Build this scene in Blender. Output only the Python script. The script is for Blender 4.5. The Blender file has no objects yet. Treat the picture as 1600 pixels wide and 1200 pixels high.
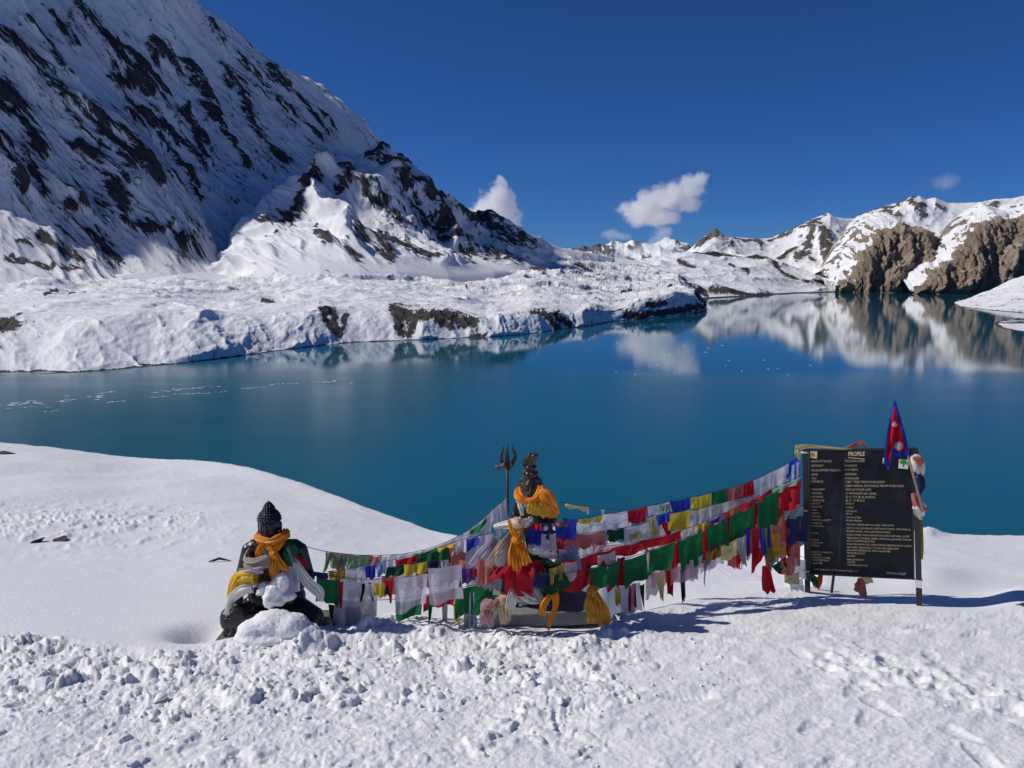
import bpy, bmesh, math, random
import numpy as np
from mathutils import Vector, Matrix

SC = bpy.context.scene
COL = SC.collection
rad = math.radians

# ------------------------------------------------------------------ camera
FPX = 1232.0                      # focal length in pixels of a 1600 px wide frame
PITCH = rad(8.1)
cam_d = bpy.data.cameras.new('camera')
cam = bpy.data.objects.new('camera', cam_d)
COL.objects.link(cam)
cam_d.sensor_width = 36.0
cam_d.lens = 36.0 * FPX / 1600.0
cam_d.clip_start = 0.1
cam_d.clip_end = 80000.0
cam.location = (0, 0, 0)
cam.rotation_euler = (math.pi / 2 - PITCH, 0, 0)
SC.camera = cam

# ------------------------------------------------------------------ sky, sun
SUN_EL, SUN_AZ = 41.0, -85.0      # azimuth from the view direction (+Y), negative = left
world = bpy.data.worlds.new('World')
SC.world = world
world.use_nodes = True
wn, wl = world.node_tree.nodes, world.node_tree.links
wn.clear()
w_out = wn.new('ShaderNodeOutputWorld')
w_bg = wn.new('ShaderNodeBackground')
w_sky = wn.new('ShaderNodeTexSky')
w_sky.sky_type = 'NISHITA'
w_sky.sun_disc = False
w_sky.sun_elevation = rad(SUN_EL)
w_sky.sun_rotation = rad(SUN_AZ)
w_sky.altitude = 5000
w_sky.air_density = 1.25
w_sky.dust_density = 0.0
w_sky.ozone_density = 5.0
w_bg.inputs['Strength'].default_value = 0.057
# thin dry air above 4900 m: the whole sky is a deep saturated blue
w_tint = wn.new('ShaderNodeMix'); w_tint.data_type = 'RGBA'; w_tint.blend_type = 'MULTIPLY'
w_tint.inputs[0].default_value = 1.0
w_tint.inputs[7].default_value = (0.31, 0.63, 1.12, 1)
wl.new(w_sky.outputs[0], w_tint.inputs[6])
wl.new(w_tint.outputs[2], w_bg.inputs[0])
wl.new(w_bg.outputs[0], w_out.inputs[0])

sun_d = bpy.data.lights.new('sun', 'SUN')
sun_d.energy = 3.5
sun_d.angle = rad(0.53)
sun_d.color = (1.0, 0.955, 0.89)
sun = bpy.data.objects.new('sun', sun_d)
COL.objects.link(sun)
_e, _a = rad(SUN_EL), rad(SUN_AZ)
SUN_DIR = Vector((math.sin(_a) * math.cos(_e), math.cos(_a) * math.cos(_e), math.sin(_e)))
sun.rotation_euler = SUN_DIR.to_track_quat('Z', 'Y').to_euler()

SC.view_settings.view_transform = 'Standard'
SC.view_settings.look = 'None'
SC.view_settings.gamma = 1.0
SC.view_settings.exposure = 0.0
SC.view_settings.use_curve_mapping = False
SC.render.engine = 'CYCLES'
SC.cycles.use_denoising = True
SC.cycles.max_bounces = 10
SC.cycles.diffuse_bounces = 3
SC.cycles.glossy_bounces = 3
SC.cycles.transmission_bounces = 4
SC.cycles.transparent_max_bounces = 12
SC.cycles.volume_bounces = 8
SC.cycles.sample_clamp_indirect = 6.0

# ------------------------------------------------------------------ geometry of the view
CP, SP = math.cos(PITCH), math.sin(PITCH)
LAKE_Z = -80.0

def at(px, py, Y):
    """world point of photo pixel (px, py) at depth Y metres along +Y"""
    cx, cy = (px - 800.0) / FPX, (600.0 - py) / FPX
    dy, dz = CP + cy * SP, -SP + cy * CP
    s = Y / dy
    return Vector((cx * s, Y, dz * s))

def on_z(px, py, z=LAKE_Z):
    cx, cy = (px - 800.0) / FPX, (600.0 - py) / FPX
    dy, dz = CP + cy * SP, -SP + cy * CP
    s = z / dz
    return Vector((cx * s, dy * s, z))

def proj(P):
    """world points (...,3) -> photo pixels"""
    x, y, z = P[..., 0], P[..., 1], P[..., 2]
    d = np.maximum(y * CP - z * SP, 1e-3)
    u = y * SP + z * CP
    return 800.0 + FPX * x / d, 600.0 - FPX * u / d

def at_np(px, py, Y):
    px, py, Y = np.asarray(px, float), np.asarray(py, float), np.asarray(Y, float)
    cx, cy = (px - 800.0) / FPX, (600.0 - py) / FPX
    dy, dz = CP + cy * SP, -SP + cy * CP
    s = Y / dy
    return np.stack([cx * s, Y, dz * s], -1)

# ------------------------------------------------------------------ noise
_rng = np.random.RandomState(7)
_perm = _rng.permutation(1024).astype(np.int32)
_perm = np.concatenate([_perm, _perm])
_ang = _rng.rand(1024) * 2 * np.pi
_gx, _gy = np.cos(_ang), np.sin(_ang)

def perlin(x, y, seed=0):
    x = np.asarray(x, float) + seed * 17.31
    y = np.asarray(y, float) - seed * 9.73
    xi, yi = np.floor(x).astype(np.int64), np.floor(y).astype(np.int64)
    xf, yf = x - xi, y - yi
    xi &= 1023; yi &= 1023
    u = xf * xf * xf * (xf * (xf * 6 - 15) + 10)
    v = yf * yf * yf * (yf * (yf * 6 - 15) + 10)
    def g(ix, iy, fx, fy):
        h = _perm[(_perm[ix & 1023] + iy) & 1023]
        return _gx[h] * fx + _gy[h] * fy
    a = g(xi, yi, xf, yf); b = g(xi + 1, yi, xf - 1, yf)
    c = g(xi, yi + 1, xf, yf - 1); d = g(xi + 1, yi + 1, xf - 1, yf - 1)
    return 1.5 * ((a + (b - a) * u) + ((c + (d - c) * u) - (a + (b - a) * u)) * v)

def fbm(x, y, octv=5, seed=0, gain=0.5, lac=2.03):
    s, a, f = 0.0, 1.0, 1.0
    for k in range(octv):
        s = s + a * perlin(x * f, y * f, seed + k * 3)
        a *= gain; f *= lac
    return s

def ridged(x, y, octv=5, seed=0, gain=0.5, lac=2.07):
    s, a, f, w = 0.0, 1.0, 1.0, 1.0
    for k in range(octv):
        n = 1.0 - np.abs(perlin(x * f, y * f, seed + k * 5)) * 1.6
        n = n * n * w
        w = np.clip(n * 1.6, 0, 1)
        s = s + a * n
        a *= gain; f *= lac
    return s

def sstep(a, b, x):
    t = np.clip((x - a) / (b - a), 0, 1)
    return t * t * (3 - 2 * t)

def chunks(x, y, size, seed):
    """broken blocks: every cell a tilted facet of its own height, cracks between"""
    gx, gy = x / size, y / size
    ix, iy = np.floor(gx).astype(np.int64), np.floor(gy).astype(np.int64)
    d1 = np.full(x.shape, 9.0); d2 = np.full(x.shape, 9.0); h = np.zeros(x.shape)
    for ox in (-1, 0, 1):
        for oy in (-1, 0, 1):
            cx, cy = ix + ox, iy + oy
            k = _perm[(_perm[(cx + seed * 31) & 1023] + cy) & 1023]
            k2 = _perm[(k + 211) & 1023]; k3 = _perm[(k + 517) & 1023]; k4 = _perm[(k2 + 99) & 1023]
            fx, fy = cx + k / 1024.0, cy + k2 / 1024.0
            dx, dy = gx - fx, gy - fy
            dd = np.hypot(dx, dy)
            hh = (k3 / 1024.0) ** 1.6 + ((k4 / 1024.0) - 0.5) * 0.9 * dx + ((k2 / 1024.0) - 0.5) * 0.9 * dy - 0.55 * dd * dd
            near = dd < d1
            d2 = np.where(near, d1, np.minimum(d2, dd))
            h = np.where(near, hh, h)
            d1 = np.minimum(d1, dd)
    return h * sstep(0.0, 0.34, d2 - d1)

def seg_dist(px, py, pts):
    """distance in pixels from (px,py) arrays to a polyline"""
    best = np.full(px.shape, 1e9)
    for (x0, y0), (x1, y1) in zip(pts[:-1], pts[1:]):
        dx, dy = x1 - x0, y1 - y0
        L = dx * dx + dy * dy + 1e-9
        t = np.clip(((px - x0) * dx + (py - y0) * dy) / L, 0, 1)
        best = np.minimum(best, np.hypot(px - x0 - t * dx, py - y0 - t * dy))
    return best

def paint(px, py, strokes):
    """outcrop map: 1 in the middle of a stroke, falling to 0 at its width"""
    m = np.zeros(px.shape)
    for pts, w in strokes:
        xs = [p[0] for p in pts]; ys = [p[1] for p in pts]
        r = w * 2.2
        sel = (px > min(xs) - r) & (px < max(xs) + r) & (py > min(ys) - r) & (py < max(ys) + r)
        if not sel.any():
            continue
        d = seg_dist(px[sel], py[sel], pts)
        m[sel] = np.maximum(m[sel], np.clip(1.0 - d / (2.0 * w), 0, 1))
    return m

# ------------------------------------------------------------------ object helpers
def tag(o, label=None, cat=None, group=None, kind=None):
    if label: o['label'] = label
    if cat: o['category'] = cat
    if group: o['group'] = group
    if kind: o['kind'] = kind
    return o

def link(name, me, mat=None, parent=None):
    o = bpy.data.objects.new(name, me)
    COL.objects.link(o)
    if mat is not None and me is not None:
        me.materials.clear(); me.materials.append(mat)
    if parent is not None:
        o.parent = parent
    return o

def empty(name, loc=(0, 0, 0), rz=0.0):
    o = bpy.data.objects.new(name, None)
    COL.objects.link(o)
    o.location = loc
    o.rotation_euler = (0, 0, rz)
    o.empty_display_size = 0.1
    return o

def mesh_np(name, V, F, smooth=True, attrs=None, uv=None):
    """V (n,3), F (m,k) all faces with k corners"""
    V = np.asarray(V, np.float32).reshape(-1, 3)
    F = np.asarray(F, np.int32)
    me = bpy.data.meshes.new(name)
    k = F.shape[1]
    me.vertices.add(len(V)); me.vertices.foreach_set('co', V.ravel())
    me.loops.add(F.size); me.loops.foreach_set('vertex_index', F.ravel())
    me.polygons.add(len(F))
    me.polygons.foreach_set('loop_start', np.arange(0, F.size, k, dtype=np.int32))
    if smooth:
        me.polygons.foreach_set('use_smooth', np.ones(len(F), bool))
    if attrs:
        for n, a in attrs.items():
            at_ = me.attributes.new(n, 'FLOAT', 'POINT')
            at_.data.foreach_set('value', np.asarray(a, np.float32).ravel())
    if uv is not None:
        l = me.uv_layers.new(name='UVMap')
        uv = np.asarray(uv, np.float32).reshape(-1, 2)[F.ravel()]
        l.data.foreach_set('uv', uv.ravel())
    me.update(calc_edges=True)
    return me

def grid_faces(nv, nu, closed_u=False):
    idx = np.arange(nv * nu).reshape(nv, nu)
    if closed_u:
        nx = np.roll(idx, -1, axis=1)
        a, b, c, d = idx[:-1], nx[:-1], nx[1:], idx[1:]
    else:
        a, b, c, d = idx[:-1, :-1], idx[:-1, 1:], idx[1:, 1:], idx[1:, :-1]
    return np.stack([a, b, c, d], -1).reshape(-1, 4)

def grid_normals(P):
    du = np.gradient(P, axis=1); dv = np.gradient(P, axis=0)
    n = np.cross(du, dv)
    n /= np.linalg.norm(n, axis=-1, keepdims=True) + 1e-9
    return n

# ------------------------------------------------------------------ node helpers
def new_mat(name):
    m = bpy.data.materials.new(name)
    m.use_nodes = True
    nt = m.node_tree
    nt.nodes.clear()
    out = nt.nodes.new('ShaderNodeOutputMaterial')
    return m, nt, out

def node(nt, kind, ins=None, **props):
    n = nt.nodes.new(kind)
    for k, v in props.items():
        setattr(n, k, v)
    for k, v in (ins or {}).items():
        if isinstance(v, bpy.types.NodeSocket):
            nt.links.new(v, n.inputs[k])
        else:
            n.inputs[k].default_value = v
    return n

def mathn(nt, op, a, b=0.0, clamp=False):
    n = nt.nodes.new('ShaderNodeMath'); n.operation = op; n.use_clamp = clamp
    for i, v in enumerate((a, b)):
        if isinstance(v, bpy.types.NodeSocket): nt.links.new(v, n.inputs[i])
        else: n.inputs[i].default_value = v
    return n.outputs[0]

def ramp(nt, fac, stops):
    n = nt.nodes.new('ShaderNodeValToRGB')
    cr = n.color_ramp
    while len(cr.elements) < len(stops): cr.elements.new(0.5)
    for e, (p, c) in zip(cr.elements, stops):
        e.position = p
        e.color = c if len(c) == 4 else (*c, 1)
    nt.links.new(fac, n.inputs[0])
    return n.outputs[0]

def mixc(nt, fac, a, b):
    n = nt.nodes.new('ShaderNodeMix'); n.data_type = 'RGBA'
    for i, v in ((0, fac), (6, a), (7, b)):
        if isinstance(v, bpy.types.NodeSocket): nt.links.new(v, n.inputs[i])
        elif i == 0: n.inputs[0].default_value = v
        else: n.inputs[i].default_value = (*v, 1) if len(v) == 3 else v
    return n.outputs[2]

def noise(nt, vec, scale, detail=4, rough=0.55, dist=0.0):
    n = nt.nodes.new('ShaderNodeTexNoise')
    n.inputs['Scale'].default_value = scale
    n.inputs['Detail'].default_value = detail
    n.inputs['Roughness'].default_value = rough
    n.inputs['Distortion'].default_value = dist
    if vec is not None: nt.links.new(vec, n.inputs['Vector'])
    return n.outputs[0]

def mapping(nt, vec, scale=(1, 1, 1), rot=(0, 0, 0)):
    n = nt.nodes.new('ShaderNodeMapping')
    n.inputs['Scale'].default_value = scale
    n.inputs['Rotation'].default_value = rot
    nt.links.new(vec, n.inputs['Vector'])
    return n.outputs[0]

def attr(nt, name):
    n = nt.nodes.new('ShaderNodeAttribute'); n.attribute_name = name
    return n.outputs['Fac']

def bump(nt, height, strength, dist, normal=None):
    n = nt.nodes.new('ShaderNodeBump')
    n.inputs['Strength'].default_value = strength
    n.inputs['Distance'].default_value = dist
    nt.links.new(height, n.inputs['Height'])
    if normal is not None: nt.links.new(normal, n.inputs['Normal'])
    return n.outputs[0]

def principled(nt, out, **ins):
    p = nt.nodes.new('ShaderNodeBsdfPrincipled')
    for k, v in ins.items():
        key = k.replace('_', ' ')
        if isinstance(v, bpy.types.NodeSocket): nt.links.new(v, p.inputs[key])
        else:
            if key == 'Base Color' and len(v) == 3: v = (*v, 1)
            p.inputs[key].default_value = v
    nt.links.new(p.outputs[0], out.inputs[0])
    return p

def simple_mat(name, col, rough=0.6, metal=0.0, bump_scale=0, bump_d=0.0, vary=0.15, spec=0.5):
    m, nt, out = new_mat(name)
    tc = nt.nodes.new('ShaderNodeTexCoord').outputs['Object']
    n = noise(nt, tc, 9.0, 5, 0.6)
    c = mixc(nt, n, tuple(x * (1 - vary) for x in col), tuple(min(1, x * (1 + vary)) for x in col))
    kw = dict(Base_Color=c, Roughness=rough, Metallic=metal)
    if bump_scale:
        kw['Normal'] = bump(nt, noise(nt, tc, bump_scale, 5, 0.6), 1.0, bump_d)
    p = principled(nt, out, **kw)
    p.inputs['Specular IOR Level'].default_value = spec
    return m
# ------------------------------------------------------------------ landscape materials
def mountain_material(name, rock_a, rock_b, grain=0.03, streak=(60, 14), speck=0.55, edge=0.16, bmp=7.0, speck_cut=0.2):
    """snow over rock: 'rock' vertex attribute says where the outcrops are, the noise breaks their edges;
    UVMap holds metres/1000 across and along the fall line"""
    m, nt, out = new_mat(name)
    uv = nt.nodes.new('ShaderNodeUVMap').outputs[0]
    st = mapping(nt, uv, (streak[0], streak[1], 1))
    n1 = noise(nt, st, 1.0, 6, 0.65, 0.4)
    n2 = noise(nt, mapping(nt, uv, (streak[0] * 4, streak[1] * 4, 1)), 1.0, 5, 0.65, 0.3)
    rk = attr(nt, 'rock')
    a = mathn(nt, 'ADD', rk, mathn(nt, 'MULTIPLY', mathn(nt, 'SUBTRACT', n1, 0.5), 2.0))
    a = mathn(nt, 'ADD', a, mathn(nt, 'MULTIPLY', mathn(nt, 'SUBTRACT', n2, 0.5), speck * 2.6))
    fac = nt.nodes.new('ShaderNodeMapRange')
    fac.interpolation_type = 'SMOOTHSTEP'
    nt.links.new(a, fac.inputs[0])
    fac.inputs[1].default_value = 0.5 - edge / 2
    fac.inputs[2].default_value = 0.5 + edge / 2
    rockc = ramp(nt, noise(nt, mapping(nt, uv, (streak[0] * 2, streak[1], 1)), 1.0, 5, 0.7),
                 [(0.3, rock_a), (0.7, rock_b)])
    snowc = mixc(nt, noise(nt, mapping(nt, uv, (8, 8, 8)), 1.0, 4, 0.6), (0.80, 0.81, 0.83), (0.88, 0.885, 0.89))
    # thin snow over scree round the outcrops
    thin = nt.nodes.new('ShaderNodeMapRange'); thin.interpolation_type = 'SMOOTHSTEP'
    nt.links.new(a, thin.inputs[0])
    thin.inputs[1].default_value = 0.10; thin.inputs[2].default_value = 0.55; thin.inputs[4].default_value = 0.32
    colr = mixc(nt, fac.outputs[0], mixc(nt, thin.outputs[0], snowc, rockc), rockc)
    h = mathn(nt, 'ADD', mathn(nt, 'MULTIPLY', n2, mathn(nt, 'ADD', 0.22, mathn(nt, 'MULTIPLY', fac.outputs[0], 0.8))), mathn(nt, 'MULTIPLY', fac.outputs[0], 0.6))
    nrm = bump(nt, h, 0.9, bmp)
    p = principled(nt, out, Base_Color=colr, Roughness=0.75, Normal=nrm)
    p.inputs['Specular IOR Level'].default_value = 0.15
    return m

def curve_px(pts):
    """[(px, py, Y)] -> function px -> (py, Y)"""
    a = np.array(pts, float)
    a = a[np.argsort(a[:, 0])]
    return lambda px: (np.interp(px, a[:, 0], a[:, 1]), np.interp(px, a[:, 0], a[:, 2]))

def smooth_rows(rows, nv, weights):
    """rows: list of (nu,3) arrays; Catmull-Rom between them; weights: share of nv per span"""
    K = len(rows)
    ext = [2 * rows[0] - rows[1]] + rows + [2 * rows[-1] - rows[-2]]
    cnt = [max(2, int(round(nv * w / sum(weights)))) for w in weights]
    out = []
    for k in range(K - 1):
        p0, p1, p2, p3 = ext[k:k + 4]
        # limit the tangents so that no span overshoots
        L = np.linalg.norm(p2 - p1, axis=-1, keepdims=True)
        m1 = 0.5 * (p2 - p0); m2 = 0.5 * (p3 - p1)
        m1 *= np.minimum(1, 1.2 * L / (np.linalg.norm(m1, axis=-1, keepdims=True) + 1e-9))
        m2 *= np.minimum(1, 1.2 * L / (np.linalg.norm(m2, axis=-1, keepdims=True) + 1e-9))
        for j in range(cnt[k]):
            t = j / cnt[k]
            h00 = 2 * t**3 - 3 * t**2 + 1; h10 = t**3 - 2 * t**2 + t
            h01 = -2 * t**3 + 3 * t**2; h11 = t**3 - t**2
            out.append(h00 * p1 + h10 * m1 + h01 * p2 + h11 * m2)
    out.append(rows[-1])
    return np.stack(out, 0)

def arc_st(P):
    """metres across (s) and along (t) for a sheet P[nv,nu,3]"""
    mid = P[P.shape[0] // 2]
    s = np.concatenate([[0], np.cumsum(np.linalg.norm(np.diff(mid, axis=0), axis=1))])
    S = np.broadcast_to(s, P.shape[:2])
    T = np.concatenate([np.zeros((1, P.shape[1])), np.cumsum(np.linalg.norm(np.diff(P, axis=0), axis=2), axis=0)], 0)
    return S, T

def land(name, P, rock, S, T, mat):
    nv, nu = P.shape[:2]
    me = mesh_np(name, P, grid_faces(nv, nu), True, {'rock': rock}, np.stack([S / 1000, T / 1000], -1))
    o = link(name, me, mat)
    tag(o, kind='structure')
    return o

def upward(P):
    """normals that point up"""
    n = grid_normals(P)
    return n * np.sign(n[..., 2:3] + 1e-6)

M_face = mountain_material('snowy_rock_face', (0.030, 0.031, 0.034), (0.092, 0.090, 0.090), streak=(90, 13), speck=0.7)
M_range = mountain_material('far_range_snow', (0.07, 0.06, 0.055), (0.17, 0.14, 0.115), streak=(14, 8), speck=0.3, bmp=8)
M_cliff = mountain_material('brown_cliff_rock', (0.18, 0.14, 0.108), (0.46, 0.36, 0.27), streak=(34, 6), speck=0.25, bmp=22)
M_moraine = mountain_material('moraine_snow', (0.03, 0.028, 0.028), (0.095, 0.086, 0.078), streak=(70, 24), speck=0.55, bmp=1.2)
M_peak = mountain_material('distant_peak_snow', (0.10, 0.11, 0.13), (0.16, 0.16, 0.18), streak=(3, 2), speck=0.3, bmp=20)

# ------------------------------------------------------------------ the great face on the left
def build_face():
    crest = curve_px([(-700, -1010, 2700), (-350, -690, 3000), (-150, -500, 3200), (50, -290, 3400), (200, -130, 3500), (310, -8, 3600),
                      (345, 22, 3600), (400, 68, 3600), (430, 95, 3600), (470, 118, 3600), (500, 138, 3600), (520, 158, 3600), (545, 178, 3600),
                      (568, 197, 3600), (590, 217, 3600), (610, 239, 3600), (660, 287, 3650)])
    base = curve_px([(-450, 385, 1650), (-150, 372, 1800), (0, 388, 1850), (60, 392, 1900), (110, 404, 1950), (150, 396, 1960), (185, 408, 1980), (215, 396, 2000), (250, 388, 2050), (290, 402, 2080),
                     (335, 416, 2100), (390, 392, 2300), (430, 360, 2550), (490, 315, 2800), (540, 285, 3000), (600, 275, 3100), (660, 300, 3300)])
    pairs = np.array([(-700, -420), (-350, 60), (-150, 200), (50, 340), (200, 420), (320, 490), (430, 535), (540, 575), (600, 620), (660, 660)], float)
    mid = curve_px([(-700, -300, 2000), (-350, -120, 2150), (-100, -20, 2350), (100, 60, 2550), (300, 150, 2850), (450, 190, 3150), (560, 225, 3300), (660, 292, 3470)])
    nu, nv = 660, 560
    u = np.interp(np.linspace(0, 1, nu), [0, 0.2, 1], [-700, -330, 660])
    cpy, cY = crest(u)
    R_crest = at_np(u, cpy, cY)
    bpx = np.interp(u, pairs[:, 0], pairs[:, 1])
    bpy_, bY = base(bpx)
    R_base = at_np(bpx, bpy_, bY)
    R_low = at_np(bpx + 25, np.maximum(bpy_ + 60, 482), np.maximum(bY - 520, 1300))
    R_low[:, 2] = np.minimum(R_low[:, 2], R_base[:, 2] - 40)
    # concave face: lower third runs out
    R_mid = R_base * 0.55 + R_crest * 0.45
    R_mid[:, 2] -= 0.03 * (R_crest[:, 2] - R_base[:, 2])
    R_back = R_crest + np.array([-250.0, 700.0, -450.0])
    P = smooth_rows([R_low, R_base, R_mid, R_crest, R_back], nv, [0.9, 4.3, 4.3, 0.5])
    S, T = arc_st(P)
    S = S + 0.42 * T
    px, py = proj(P)
    vis = np.concatenate([np.zeros(1), np.linspace(0, 1, P.shape[0] - 1)])[:, None] * np.ones((1, nu))
    N = upward(P)
    wob = fbm(S / 400, T / 500, 3, 2) * 60
    rib = ridged((S + wob) / 300, T / 1500, 5, 4)
    rib2 = ridged((S + wob * 0.5) / 85, T / 420, 4, 11)
    small = fbm(S / 30, T / 75, 4, 21)
    strokes = [
        ([(0, 45), (41, 75), (112, 157), (161, 210), (210, 262)], 11), ([(49, 26), (71, 49), (98, 90), (120, 116)], 6),
        ([(0, 124), (22, 165), (52, 202), (68, 225)], 13), ([(86, 4), (112, 34), (128, 56)], 5),
        ([(124, 8), (161, 41), (188, 86), (210, 101)], 9), ([(180, 109), (225, 128), (236, 142)], 8),
        ([(204, 68), (240, 109), (278, 158), (308, 188), (330, 255)], 7), ([(244, 64), (270, 90), (300, 109), (319, 131), (330, 158)], 9),
        ([(319, 150), (345, 188), (375, 225), (394, 262)], 5), ([(349, 98), (375, 139), (405, 195), (431, 225), (450, 248)], 7),
        ([(375, 75), (412, 124), (450, 169), (506, 206)], 4), ([(420, 94), (458, 131), (518, 195)], 4),
        ([(203, 165), (240, 180), (270, 203), (323, 255)], 7), ([(120, 225), (150, 248), (180, 278), (195, 338)], 10),
        ([(34, 225), (49, 255), (71, 300)], 7), ([(105, 315), (131, 319)], 6), ([(143, 356), (184, 405)], 8),
        ([(195, 349), (259, 368)], 5), ([(214, 274), (244, 308)], 4), ([(278, 383), (315, 409)], 5), ([(64, 375), (124, 405)], 7),
        ([(150, 190), (200, 235), (235, 290)], 5), ([(0, 210), (20, 250), (40, 290)], 7), ([(255, 210), (300, 262), (320, 300)], 4),
        ([(330, 20), (352, 60)], 3), ([(60, 110), (100, 150)], 4), ([(300, 160), (330, 210)], 4)]
    strokes = [(p_, w_ * 0.78) for p_, w_ in strokes]
    pm = paint(px + fbm(S / 40, T / 160, 4, 33) * 6, py + fbm(S / 40, T / 160, 4, 35) * 6, strokes)
    streakn = fbm(S / 16, T / 150, 5, 31, 0.62)
    rough_ground = paint(px, py, [([(20, 230), (120, 300), (240, 330)], 60), ([(220, 170), (330, 230), (420, 230)], 42), ([(380, 120), (500, 215)], 26),
                                  ([(0, 130), (60, 200)], 40), ([(130, 30), (220, 110)], 30), ([(100, 380), (300, 390)], 24), ([(340, 40), (430, 120)], 16)])
    rock = np.clip(pm * 0.80 + streakn * (0.55 * np.clip(pm * 4, 0, 1) + 0.38 * rough_ground) + 0.20 * rough_ground, -0.2, 1.2)
    flute = ridged((S + wob * 0.4) / 26, T / 380, 3, 45)
    disp = rib * 26 + rib2 * 12 + flute * 3.6 + small * 2.5 + np.clip(pm, 0, 1) * 9 + np.clip(rock, 0, 1) * (4 + chunks(S, T * 0.45, 34, 9) * 12) + streakn * 2.0 + fbm(S / 7, T / 16, 3, 41) * 1.4
    disp = disp - 44
    # a blunt rib added so its steep right flank shades the glacier bowl
    xl = np.interp(py, [60, 200, 330, 425, 470], [110, 205, 285, 335, 350])
    dl = px - xl
    disp = disp + 78 * np.where(dl < 0, np.exp(-(dl / 95.0) ** 2), np.exp(-(dl / 24.0) ** 2)) * sstep(110, 300, py)
    fade = 0.08 + 0.92 * sstep(0.04, 0.16, vis)
    P = P + N * (disp * fade)[..., None]
    # faint thin rock on the sharp flanks of the ribs, more of it low on the face
    flank = np.clip((rib2 - 0.95) * 0.8, 0, 0.35) + np.clip((flute - 1.0) * 0.5, 0, 0.3) + np.clip(0.22 * fbm(S / 160, T / 260, 3, 51), -0.1, 0.25)
    low = sstep(-300, 380, py)
    rock = np.maximum(rock, 0.0) * 0.95 + flank * (0.35 + 0.5 * low) - 0.02
    return land('snow_mountain', P, rock, S, T, M_face)

def build_buttress():
    crest = curve_px([(300, 460, 2100), (340, 440, 2150), (365, 402, 2220), (385, 345, 2300), (410, 300, 2350), (450, 285, 2400), (490, 273, 2450), (512, 245, 2500), (528, 237, 2530), (548, 238, 2560),
                      (575, 236, 2600), (600, 236, 2640), (625, 252, 2680), (640, 262, 2700), (660, 282, 2720), (672, 290, 2740), (690, 300, 2760),
                      (705, 314, 2780), (725, 328, 2800), (745, 336, 2830), (760, 330, 2850), (778, 341, 2870), (795, 345, 2880), (812, 358, 2890),
                      (830, 370, 2900), (850, 380, 2920), (870, 386, 2950), (905, 392, 3000), (960, 402, 3100)])
    base = curve_px([(300, 450, 1850), (345, 440, 1850), (430, 422, 1800), (500, 418, 1780), (560, 420, 1780), (620, 424, 1800), (700, 428, 1900),
                     (770, 424, 2050), (830, 420, 2250), (880, 424, 2600), (920, 428, 2700), (960, 432, 2850)])
    pairs = np.array([(300, 300), (385, 400), (450, 480), (520, 565), (600, 660), (700, 755), (790, 830), (850, 875), (905, 915), (960, 960)], float)
    nu, nv = 480, 270
    u = np.linspace(300, 960, nu)
    cpy, cY = crest(u)
    R_crest = at_np(u, cpy, cY)
    bpx = np.interp(u, pairs[:, 0], pairs[:, 1])
    b_py, bY = base(bpx)
    R_base = at_np(bpx, b_py, bY)
    R_low = R_base + (R_base - R_crest) * 0.08 - np.array([0, 0, 14.0])
    R_mid = R_base * 0.5 + R_crest * 0.5
    R_mid[:, 2] -= 0.05 * (R_crest[:, 2] - R_base[:, 2])
    R_back = R_crest + np.array([60.0, 320.0, -190.0])
    P = smooth_rows([R_low, R_base, R_mid, R_crest, R_back], nv, [0.5, 4.5, 4.5, 1.0])
    S, T = arc_st(P)
    S = S + 0.55 * T
    px, py = proj(P)
    N = upward(P)
    vis = np.linspace(0, 1, P.shape[0])[:, None] * np.ones((1, nu))
    wob = fbm(S / 250, T / 250, 3, 62) * 50
    rib = ridged((S + wob) / 230, T / 900, 5, 64, 0.42)
    rib2 = ridged((S + wob) / 60, T / 170, 4, 66)
    strokes = [
        ([(411, 341), (440, 325), (468, 311), (494, 281)], 9), ([(576, 248), (610, 270), (629, 300)], 6),
        ([(595, 246), (648, 264), (678, 292), (702, 316), (745, 342)], 7), ([(640, 319), (678, 349), (722, 371), (760, 390), (809, 405)], 7),
        ([(528, 289), (558, 296), (610, 326), (650, 350)], 4), ([(561, 371), (580, 368), (612, 398)], 8), ([(543, 394), (561, 401)], 5),
        ([(595, 349), (640, 379), (678, 398)], 6), ([(749, 340), (775, 352), (798, 372), (831, 378)], 7), ([(498, 379), (516, 390)], 4),
        ([(690, 320), (735, 352), (770, 368), (800, 385)], 5), ([(625, 275), (655, 310), (680, 330)], 4), ([(520, 262), (540, 275), (552, 292)], 4),
        ([(430, 365), (470, 350)], 3), ([(705, 392), (740, 405)], 4)]
    pm = paint(px + fbm(S / 45, T / 45, 4, 73) * 7, py + fbm(S / 45, T / 45, 4, 75) * 7, strokes)
    jag = fbm(S / 18, T / 60, 5, 68, 0.6)
    rock = np.clip(pm * 1.0 + jag * 0.35 * (pm > 0), 0, 1.3)
    disp = (rib - 0.7) * 62 + rib2 * 9 + fbm(S / 16, T / 26, 4, 70) * 1.6 + np.clip(rock, 0, 1) * (4 + chunks(S, T * 0.6, 28, 10) * 14)
    fade = sstep(0.02, 0.38, vis) * (0.3 + 0.7 * sstep(0.92, 0.7, vis)) * (1 - 0.75 * sstep(640, 840, px))
    P = P + N * (disp * fade)[..., None]
    rock = rock * 0.9 + np.clip((rib2 - 1.0) * 0.5, -0.05, 0.22)
    return land('snow_mountain', P, rock, S, T, M_face)

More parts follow.
